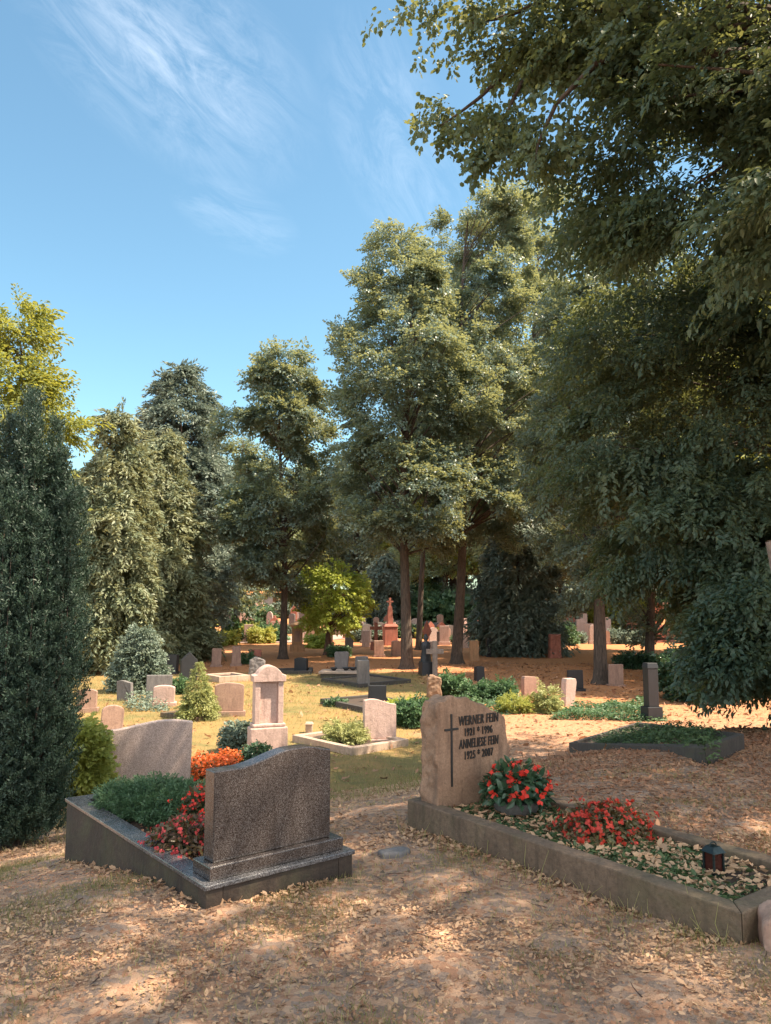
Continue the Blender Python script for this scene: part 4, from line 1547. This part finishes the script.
bpx('conical_shrub', 'plump conical blue green shrub left of the gabled stone', 'shrub', 138, 692, 21, 628, 'fat', 2000, 'bush', .25, 'shrubblue', 101)
bpx('golden_shrub', 'round yellow green shrub beside the dark yew', 'shrub', 77, 802, 20, 730, 'round', 1300, 'bush', .20, 'shrubgold', 102)
bpx('round_shrub', 'small round green shrub left of the tall pink stele', 'shrub', 237, 752, 12, 716, 'round', 350, 'bush', .16, 'shrubblue', 103)
bpx('dark_shrub', 'little dark leafy shrub at the foot of the tall pink stele', 'shrub', 258, 768, 15, 738, 'fat', 260, 'bush', .16, 'begonia', 104)
bpx('young_fir', 'small pale yellow green fir left of the broad brown headstone', 'conifer', 198, 719, 14, 663, 'cone', 900, 'frond', .24, 'youngfir', 105, lump=.10, taper=.75)
bpx('clipped_evergreen', 'dark clipped evergreen, left one of the far pair', 'shrub', 240, 641, 7, 620, 'fat', 260, 'bush', .7, 'cushion', 106)
bpx('clipped_evergreen', 'dark clipped evergreen, right one of the far pair by the trunk', 'shrub', 257, 640, 7, 618, 'fat', 260, 'bush', .7, 'cushion', 107)
bpx('clipped_evergreen', 'low green evergreen immediately left of the tall thin trunk', 'shrub', 272, 641, 7, 624, 'fat', 220, 'bush', .7, 'cushion', 108)
bpx('bright_bush', 'bright yellow bush beyond the pale path', 'shrub', 197, 632, 7, 612, 'round', 220, 'bush', .8, 'bright', 109)
bpx('bright_bush', 'small yellow green bush left of the little maple', 'shrub', 318, 648, 5, 630, 'fat', 160, 'bush', .5, 'bright', 110)
bpx('small_shrub', 'small light shrub between the grey and the gabled stones', 'shrub', 177, 694, 6, 676, 'round', 260, 'bush', .2, 'plant', 111)
bpx('small_shrub', 'dark little shrub at the foot of the maple', 'shrub', 339, 657, 7, 645, 'round', 200, 'bush', .35, 'cushion', 112)
bpx('leafy_shrub', 'glossy dark green shrub behind the rough boulder stone', 'shrub', 452, 697, 12, 672, 'round', 420, 'bush', .24, 'plant', 113)
bpx('leafy_shrub', 'blue green shrub above the inscribed headstone', 'shrub', 476, 702, 11, 680, 'round', 400, 'bush', .22, 'plant', 114)
bpx('leafy_shrub', 'green shrub right of the inscribed headstone top', 'shrub', 502, 702, 11, 678, 'round', 400, 'bush', .22, 'plant', 115)
bpx('fern_clump', 'lush bright green clump left of the inscribed headstone', 'plant', 411, 726, 15, 696, 'round', 420, 'bush', .2, 'plant', 116)
bpx('fern_clump', 'green leafy clump beside the rough boulder stone', 'plant', 403, 717, 10, 699, 'round', 260, 'bush', .25, 'bright', 117)
bpx('weed_clump', 'tall yellow green weeds left of the pinkish leaning headstone', 'plant', 548, 712, 9, 680, 'cone', 260, 'yew', .25, 'youngfir', 118)
bpx('weed_clump', 'yellow green weeds under the brown leaning headstone', 'plant', 516, 712, 15, 696, 'round', 300, 'yew', .2, 'shrubgold', 119)
bpx('light_plants', 'pale yellow green plants inside the pale kerb plot', 'plant', 345, 745, 17, 722, 'round', 420, 'yew', .2, 'youngfir', 120)
bpx('small_shrub', 'low dark mound in the mossy kerb plot', 'plant', 335, 706, 7, 699, 'round', 160, 'bush', .18, 'cushion', 121)
bpx('round_topiary', 'dark ball shrub among the far sunlit stones', 'shrub', 470, 638, 5, 628, 'round', 150, 'bush', .5, 'cushion', 122)
bpx('hedge', 'clipped dark hedge behind the square brown headstone at right', 'hedge', 636, 668, 20, 652, 'fat', 500, 'bush', .4, 'begonia', 123)
bpx('leafy_shrub', 'dark shrub under the hanging branches right of the leaning trunk', 'shrub', 700, 700, 40, 640, 'round', 900, 'bush', .4, 'begonia', 124)
bpx('small_shrub', 'small green shrub by the narrow brown pillar stones', 'shrub', 247, 664, 5, 655, 'round', 140, 'bush', .3, 'cushion', 125)

c = hit(211, 779)
root = empty('orange_flower_bed', c)
tag(root, 'bed of bright orange red flowers left of the tall pink stele', 'flower bed')
s = c.y / F
r = np.random.RandomState(8)
n = 900
P = np.stack([r.uniform(-24 * s, 24 * s, n), r.uniform(-.2, .7, n), r.uniform(.0, .25, n)], -1)
P[:, 2] += .03 * np.sin(P[:, 0] * 9)
V, Fc = scatter(LEAF6, P, r.normal(0, 1, (n, 3)), np.array([0, 0, 1]) + r.normal(0, .5, (n, 3)), .06 * r.uniform(.7, 1.3, n))
link('foliage', np_mesh('bed_leaves', V, Fc), M['bronze'], root)
n = 1500
P = np.stack([r.uniform(-24 * s, 24 * s, n), r.uniform(-.25, .7, n), r.uniform(.12, .34, n)], -1)
P[:, 2] += .04 * np.sin(P[:, 0] * 9) - .04
V, Fc = scatter(PETAL, P, r.normal(0, 1, (n, 3)), np.array([0, 0, 1]) + r.normal(0, .6, (n, 3)), .045 * r.uniform(.7, 1.3, n))
link('blossoms', np_mesh('bed_blossoms', V, Fc), M['orangeflower'], root)


# ------------------------------------------------------------------ ground cover (uncountable)
CURL = (np.array([[0, 0, .0], [.35, .24, .13], [.72, .20, .02], [1, 0, .16], [.72, -.2, .06], [.35, -.24, .10]], float), np.array([[0, 1, 2, 3], [0, 3, 4, 5]]))


def inside(P, quad):
    ok = np.ones(len(P), bool)
    for i in range(4):
        a, b = quad[i], quad[(i + 1) % 4]
        ok &= ((b[0] - a[0]) * (P[:, 1] - a[1]) - (b[1] - a[1]) * (P[:, 0] - a[0])) > 0
    return ok


QL = [Q1, Q1 + loc2(0, W_), Q1 + loc2(L_, W_), Q1 + loc2(L_, 0)]
QR = [A, B, B + D2 * .9, A + D2 * .9]
QLi = [Q1 + loc2(t_, s_) for t_, s_ in ((.3, .14), (.3, W_ - .14), (L_ - .14, W_ - .14), (L_ - .14, .14))]
QRi = [A + D1 * t_ + D2 * s_ for t_, s_ in ((.12, .12), ((B - A).length - .12, .12), ((B - A).length - .12, .78), (.12, .78))]


def litter(name, n, xr, yr, size, mat, seed, dens=None, label=None, lift=.0, z=None, quad=None, avoid=True, flat=.35, leaf=CURL):
    r = np.random.RandomState(seed)
    m = n * 3
    y = yr[0] + (yr[1] - yr[0]) * r.uniform(0, 1, m)
    x = r.uniform(xr[0], xr[1], m)
    P = np.stack([x, y], -1)
    if quad is not None:
        qx, qy = [q_[0] for q_ in quad], [q_[1] for q_ in quad]
        x = r.uniform(min(qx), max(qx), m)
        y = r.uniform(min(qy), max(qy), m)
        P = np.stack([x, y], -1)
    k = np.abs(x) < .53 * y + .8
    if quad is not None: k &= inside(P, quad)
    if avoid:
        k &= ~inside(P, QL) & ~inside(P, QR)
    if dens is not None: k &= r.uniform(0, 1, m) < dens(x, y)
    x, y = x[k][:n], y[k][:n]
    m = len(x)
    zz = ter(x, y) if z is None else np.full(m, z)
    P = np.stack([x, y, zz + .004 + lift + r.uniform(0, .012, m)], -1)
    X_ = r.normal(0, 1, (m, 3)); X_[:, 2] *= .22
    N_ = np.array([0, 0, 1]) + r.normal(0, flat, (m, 3))
    V, Fc = scatter(leaf, P, X_, N_, size * np.exp(r.normal(-.1, .38, m)).clip(.35, 2.1))
    o = link(name, np_mesh(name, V, Fc), M[mat])
    tag(o, label or 'dry fallen leaves scattered over the ground', 'fallen leaves', kind='stuff')
    return o


def patch(f, seed, thr=-.2):
    def d(x, y):
        w_ = wob(np.stack([x, y, x * 0], -1), f, seed)
        return np.clip((w_ - thr) * .9 + .25, .06, 1)
    return d


litter('fallen_leaves', 21000, (-3, 3), (2.3, 5.6), .021, 'litter', 201, patch(2.2, 5, .1), 'tan curled fallen leaves over the near ground')
litter('fallen_leaves', 30000, (-5.5, 6.5), (5.2, 11), .030, 'litter', 202, patch(1.3, 6), 'fallen leaves over the ground beyond the near graves')
litter('fallen_leaves', 42000, (0.5, 7), (5.0, 12), .031, 'redlitter', 203, None, 'thick russet leaf litter to the right of the inscribed headstone')
litter('fallen_leaves', 16000, (-3.4, 3.4), (2.2, 5.6), .014, 'redlitter', 204, patch(3.2, 8, -.5), 'small husks and leaf crumbs in the foreground')
litter('fallen_leaves', 12000, (-8, 14), (11, 34), .09, 'redlitter', 205, lambda x, y: np.where(x > 1.2, 1, .30), 'orange leaf litter under the tall trees')
litter('fallen_leaves', 1900, (-1, 4), (2, 8), .040, 'litter', 206, None, 'dry leaves lying on the long kerbed grave', lift=.02, z=soil_z, quad=QRi, avoid=False, flat=.6)
litter('fallen_leaves', 700, (-4, 0), (3, 8), .030, 'redlitter', 207, None, 'dry leaves inside the raised grave', lift=.0, z=TOP - .04, quad=QLi, avoid=False, flat=.6)
for o_ in [o_ for o_ in COL.objects if o_.name.startswith('fallen_leaves')]: pass
o = litter('ground_cover', 7500, (-1, 4), (2, 8), .030, 'ivy', 208, patch(4, 3, -.8), 'small green creeping leaves in the long kerbed grave', lift=.015, z=soil_z, quad=QRi, avoid=False, flat=.7, leaf=LEAF6)
o['category'] = 'ground cover'

# drifts of leaves caught along the foot of the near kerbs
r = np.random.RandomState(33)
Pd = []
for p_, d_, n_, ln_, cnt in ((A, D1, -D2, (B - A).length, 900), (Q1, E1, -E2, L_, 500), (Q1, E2, -E1, W_, 350), (A + D2 * .9, D1, D2, (B - A).length, 500), (A, D2, -D1, .9, 200)):
    t_ = r.uniform(0, ln_, cnt)
    o_ = np.abs(r.exponential(.045, cnt)) + .004
    keep_ = wob(np.stack([t_, t_ * 0, t_ * 0], -1), 6, 3) > -.7
    X_ = p_.x + d_.x * t_ + n_.x * o_
    Y_ = p_.y + d_.y * t_ + n_.y * o_
    Pd.append(np.stack([X_, Y_, ter(X_, Y_) + .006 + r.uniform(0, .025, cnt) * np.exp(-o_ / .04)], -1)[keep_])
Pd = np.concatenate(Pd)
m_ = len(Pd)
V, Fc = scatter(CURL, Pd, r.normal(0, 1, (m_, 3)) * np.array([1, 1, .4]), np.array([0, 0, 1]) + r.normal(0, .5, (m_, 3)), .027 * np.exp(r.normal(0, .35, m_)).clip(.4, 1.9))
o = link('leaf_drift', np_mesh('leaf_drift', V, Fc), M['litter'])
tag(o, 'dry leaves drifted against the foot of the near kerbs', 'fallen leaves', kind='stuff')

# ivy bed and green plot at right
def carpet(name, label, quadpx, n, size, mat, seed, hgt=.12, z0=0):
    q = [hit(*p) for p in quadpx]
    q = [(v.x, v.y) for v in q]
    xs_ = [v[0] for v in q]; ys_ = [v[1] for v in q]
    r = np.random.RandomState(seed)
    P = np.stack([r.uniform(min(xs_), max(xs_), n * 4), r.uniform(min(ys_), max(ys_), n * 4)], -1)
    k = inside(P, q)
    if k.sum() < 10: k = inside(P, q[::-1])
    P = P[k][:n]
    m = len(P)
    zz = ter(P[:, 0], P[:, 1]) + z0 + r.uniform(0, 1, m) * hgt * (1 + .6 * wob(np.stack([P[:, 0], P[:, 1], P[:, 0] * 0], -1), 3, seed))
    Pp = np.stack([P[:, 0], P[:, 1], zz], -1)
    V, Fc = scatter(LEAF6, Pp, r.normal(0, 1, (m, 3)) * np.array([1, 1, .3]), np.array([0, -.2, 1]) + r.normal(0, .5, (m, 3)), size * r.uniform(.6, 1.3, m))
    o = link(name, np_mesh(name, V, Fc), M[mat])
    tag(o, label, 'ground cover', kind='stuff')


carpet('ivy', 'low green ivy bed left of the black pillar', [(548, 720), (668, 722), (648, 703), (575, 708)], 5200, .07, 'plant', 301, .15)
carpet('ivy', 'low green ground cover inside the black kerb frame', [(590, 751), (716, 772), (730, 748), (640, 731)], 6500, .045, 'ivy', 302, .13, .05)
carpet('groundcover_plants', 'green weeds bordering the grass behind the inscribed headstone', [(395, 728), (520, 714), (520, 700), (400, 712)], 2600, .08, 'plant', 303, .22)
carpet('groundcover_plants', 'pale flowering ground plants below the grey wavy stone', [(128, 712), (170, 712), (165, 700), (125, 702)], 900, .08, 'shrubblue', 304, .2)


BLADE = (np.array([[0, -.04, 0], [.55, -.03, .02], [1, 0, .12], [.55, .03, .02], [0, .04, 0]], float)[[0, 1, 2, 3]], np.array([[0, 1, 2, 3]]))


def grass(name, label, n, xr, yr, hgt, mat, seed, dens=None):
    r = np.random.RandomState(seed)
    m = n * 4
    y = r.uniform(*yr, m); x = r.uniform(*xr, m)
    P = np.stack([x, y], -1)
    k = (np.abs(x) < .53 * y + .6) & ~inside(P, QL) & ~inside(P, QR)
    if dens is not None: k &= r.uniform(0, 1, m) < dens(x, y)
    x, y = x[k][:n], y[k][:n]
    m = len(x)
    P = np.stack([x, y, ter(x, y) - .004], -1)
    X_ = np.stack([r.normal(0, .45, m), r.normal(0, .45, m), np.ones(m)], -1)
    V, Fc = scatter(BLADE, P, X_, r.normal(0, 1, (m, 3)), hgt * r.uniform(.4, 1.3, m))
    o = link(name, np_mesh(name, V, Fc), M[mat])
    tag(o, label, 'grass', kind='stuff')


grass('grass', 'sparse short grass in the near dry ground', 34000, (-3.4, 3.2), (2.3, 6.5), .042, 'greengrass', 401,
      lambda x, y: np.clip((wob(np.stack([x, y, x * 0], -1), 2.6, 12) - .25) * 1.4, 0.015, 1))
grass('grass', 'straw coloured dry grass in the near ground', 9000, (-3.5, 3.5), (2.3, 8), .05, 'drygrass', 402,
      lambda x, y: np.clip((wob(np.stack([x, y, x * 0], -1), 2.1, 15) - .0) * 1.2, 0.02, 1))
grass('grass', 'golden and green turf of the middle field', 26000, (-14, 1.5), (8.5, 28), .10, 'greengrass', 403,
      lambda x, y: np.clip((wob(np.stack([x, y, x * 0], -1), .8, 17) + .6), 0.1, 1))
grass('grass', 'dry golden turf blades of the middle field', 26000, (-14, 1.8), (8, 29), .09, 'drygrass', 404)

# thin dry weeds standing along the long kerb
r = np.random.RandomState(9)
arr = []
for k in range(70):
    t = r.uniform(0, (B - A).length)
    q = A + D1 * t - D2 * r.uniform(.02, .16)
    z = T(q.x, q.y)
    hh = r.uniform(.04, .11) if k > 6 else r.uniform(.15, .24)
    p0 = np.array([q.x, q.y, z])
    d_ = np.array([r.normal(0, .3), r.normal(0, .3), 1])
    pth = [p0, p0 + d_ * hh * .5, p0 + d_ * hh + np.array([r.normal(0, .02), r.normal(0, .02), 0])]
    arr.append(tube_arrays(pth, [.0022, .0016, .0008], 4))
V, Fc = join(arr)
o = link('dry_weeds', np_mesh('dry_weeds', V, Fc), M['drygrass'])
tag(o, 'thin dry weed stalks along the foot of the long kerb', 'weeds', kind='stuff')

arr = []
r = np.random.RandomState(19)
for k in range(150):
    y_ = r.uniform(2.5, 7); x_ = r.uniform(-.52, .52) * y_
    if inside(np.array([[x_, y_]]), QL)[0] or inside(np.array([[x_, y_]]), QR)[0]: continue
    a_ = r.uniform(0, 6.28); l_ = r.uniform(.03, .13)
    z_ = T(x_, y_) + .012
    p_ = [(x_ + math.cos(a_) * l_ * t_ + r.normal(0, .004), y_ + math.sin(a_) * l_ * t_ + r.normal(0, .004), z_ + r.uniform(0, .008)) for t_ in (0, .35, .7, 1)]
    arr.append(tube_arrays(p_, [.003, .0026, .002, .001], 5))
V, Fc = join(arr)
o = link('twigs', np_mesh('twigs', V, Fc, True), M['redbark'])
tag(o, 'small dry twigs lying about the near ground', 'twigs', kind='stuff')
r = np.random.RandomState(20)
m_ = 2600
y_ = r.uniform(2.4, 6.5, m_); x_ = r.uniform(-.53, .53, m_) * y_
k_ = ~inside(np.stack([x_, y_], -1), QL) & ~inside(np.stack([x_, y_], -1), QR)
x_, y_ = x_[k_], y_[k_]
PEB = (np.array([[1, 0, 0], [0, 1, 0], [-1, 0, 0], [0, -1, 0], [0, 0, .7], [.1, .1, -.5]], float), np.array([[0, 1, 4, 4], [1, 2, 4, 4], [2, 3, 4, 4], [3, 0, 4, 4]]))
PEB = (PEB[0][:5] + np.array([0, 0, 0]), np.array([[0, 1, 4], [1, 2, 4], [2, 3, 4], [3, 0, 4]]))
V, Fc = scatter(PEB, np.stack([x_, y_, ter(x_, y_) + .003], -1), r.normal(0, 1, (len(x_), 3)) * np.array([1, 1, .1]), np.array([0, 0, 1]) + r.normal(0, .2, (len(x_), 3)), .0055 * np.exp(r.normal(0, .45, len(x_))))
o = link('pebbles', np_mesh('pebbles', V, Fc), M['kerb'])
tag(o, 'fine gravel grains in the bare soil of the foreground', 'gravel', kind='stuff')

# ------------------------------------------------------------------ light
SUN_DIR = Vector((.985, -.15, 0)).normalized()
EL = R(57)
d = Vector((SUN_DIR.x * math.cos(EL), SUN_DIR.y * math.cos(EL), math.sin(EL)))
sd = bpy.data.lights.new('sun', 'SUN')
sd.energy = 4.5
sd.angle = R(.55)
sd.color = (1, .84, .64)
so = bpy.data.objects.new('sun', sd)
COL.objects.link(so)
so.rotation_euler = d.to_track_quat('Z', 'Y').to_euler()
so.location = (20, 0, 30)

w = bpy.data.worlds.new('World')
scene.world = w
w.use_nodes = True
nt = w.node_tree
nt.nodes.clear()
out = nt.nodes.new('ShaderNodeOutputWorld')
bg = nt.nodes.new('ShaderNodeBackground')
sky = nt.nodes.new('ShaderNodeTexSky')
sky.sky_type = 'NISHITA'
sky.sun_disc = False
sky.sun_elevation = EL
sky.sun_rotation = math.atan2(d.x, d.y)
sky.air_density = 1.0
sky.dust_density = .6
sky.ozone_density = 1.0
tc = nt.nodes.new('ShaderNodeTexCoord')
sx = nt.nodes.new('ShaderNodeSeparateXYZ')
nt.links.new(tc.outputs['Generated'], sx.inputs[0])


def mth(op, a, b=None, c=None):
    n = nt.nodes.new('ShaderNodeMath')
    n.operation = op
    for i_, v in enumerate((a, b, c)):
        if v is None: continue
        if isinstance(v, (int, float)): n.inputs[i_].default_value = v
        else: nt.links.new(v, n.inputs[i_])
    return n.outputs[0]


u = mth('DIVIDE', sx.outputs[0], mth('MAXIMUM', sx.outputs[1], .05))
v = mth('DIVIDE', sx.outputs[2], mth('MAXIMUM', sx.outputs[1], .05))


def uv_of(px, py):
    dx, dy, dz = ray(px, py)
    return dx / dy, dz / dy


cb = nt.nodes.new('ShaderNodeCombineXYZ')
nt.links.new(u, cb.inputs[0])
nt.links.new(v, cb.inputs[1])


def cirrus(p0, p1, width, amount, seed):
    """wispy streak of cloud between two directions of the sky"""
    (u0, v0), (u1, v1) = uv_of(*p0), uv_of(*p1)
    du, dv = u1 - u0, v1 - v0
    ln = math.hypot(du, dv)
    du, dv = du / ln, dv / ln
    cu_, cv_ = (u0 + u1) / 2, (v0 + v1) / 2
    a = mth('ADD', mth('MULTIPLY', mth('SUBTRACT', u, cu_), du), mth('MULTIPLY', mth('SUBTRACT', v, cv_), dv))
    b = mth('ADD', mth('MULTIPLY', mth('SUBTRACT', u, cu_), -dv), mth('MULTIPLY', mth('SUBTRACT', v, cv_), du))
    c_ = nt.nodes.new('ShaderNodeCombineXYZ')
    nt.links.new(mth('MULTIPLY', a, 1.6), c_.inputs[0])
    nt.links.new(mth('MULTIPLY', b, 5.0), c_.inputs[1])
    c_.inputs[2].default_value = seed
    n1 = nt.nodes.new('ShaderNodeTexNoise')
    n1.inputs['Scale'].default_value = 4.2
    n1.inputs['Detail'].default_value = 9
    n1.inputs['Roughness'].default_value = .72
    n1.inputs['Distortion'].default_value = .9
    nt.links.new(c_.outputs[0], n1.inputs['Vector'])
    e = mth('ADD', mth('POWER', mth('ABSOLUTE', mth('DIVIDE', a, ln / 2)), 2.0), mth('POWER', mth('ABSOLUTE', mth('DIVIDE', b, width)), 2.0))
    fall = mth('MAXIMUM', mth('SUBTRACT', 1.0, e), 0.0)
    wisp = mth('MULTIPLY', mth('MAXIMUM', mth('SUBTRACT', n1.outputs['Fac'], .40), 0.0), 3.2)
    return mth('MULTIPLY', mth('MULTIPLY', fall, wisp), amount)


c1_ = cirrus((20, -90), (310, 180), .15, .13, 1.5)
c2_ = cirrus((70, -40), (270, 150), .05, .13, 4.2)
c3_ = cirrus((340, 0), (450, 280), .09, .10, 7.7)
c4_ = cirrus((170, 185), (300, 245), .05, .10, 9.1)
c5_ = cirrus((290, 10), (330, -5), .03, .3, 3.3)
# broken bright cloud added unseen behind the viewer, as extra white ambient fill
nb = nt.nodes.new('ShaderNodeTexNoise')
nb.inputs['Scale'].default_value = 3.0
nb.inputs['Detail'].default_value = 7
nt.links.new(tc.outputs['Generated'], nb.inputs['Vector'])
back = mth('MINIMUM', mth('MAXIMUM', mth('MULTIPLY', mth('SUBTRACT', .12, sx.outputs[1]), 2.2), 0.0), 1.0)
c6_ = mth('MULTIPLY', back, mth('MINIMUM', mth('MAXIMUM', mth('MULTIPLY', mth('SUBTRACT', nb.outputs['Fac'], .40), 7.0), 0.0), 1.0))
tot = mth('MINIMUM', mth('ADD', mth('ADD', mth('ADD', c1_, c2_), mth('ADD', c3_, c4_)), 0.0), .85)
tint = nt.nodes.new('ShaderNodeMix')
tint.data_type = 'RGBA'
tint.blend_type = 'MULTIPLY'
tint.inputs[0].default_value = 1
nt.links.new(sky.outputs[0], tint.inputs[6])
tint.inputs[7].default_value = (.50, .63, .57, 1)
mc = nt.nodes.new('ShaderNodeMix')
mc.data_type = 'RGBA'
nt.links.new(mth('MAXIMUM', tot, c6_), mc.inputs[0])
nt.links.new(tint.outputs[2], mc.inputs[6])
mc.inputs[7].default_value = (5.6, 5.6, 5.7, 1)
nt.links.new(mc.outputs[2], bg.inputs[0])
bg.inputs[1].default_value = .15
nt.links.new(bg.outputs[0], out.inputs[0])

scene.view_settings.view_transform = 'Standard'
scene.view_settings.look = 'None'
scene.view_settings.exposure = 1.58
scene.view_settings.gamma = 1
scene.render.engine = 'CYCLES'
scene.cycles.max_bounces = 8
scene.cycles.diffuse_bounces = 4
scene.cycles.transmission_bounces = 4
scene.cycles.use_denoising = True
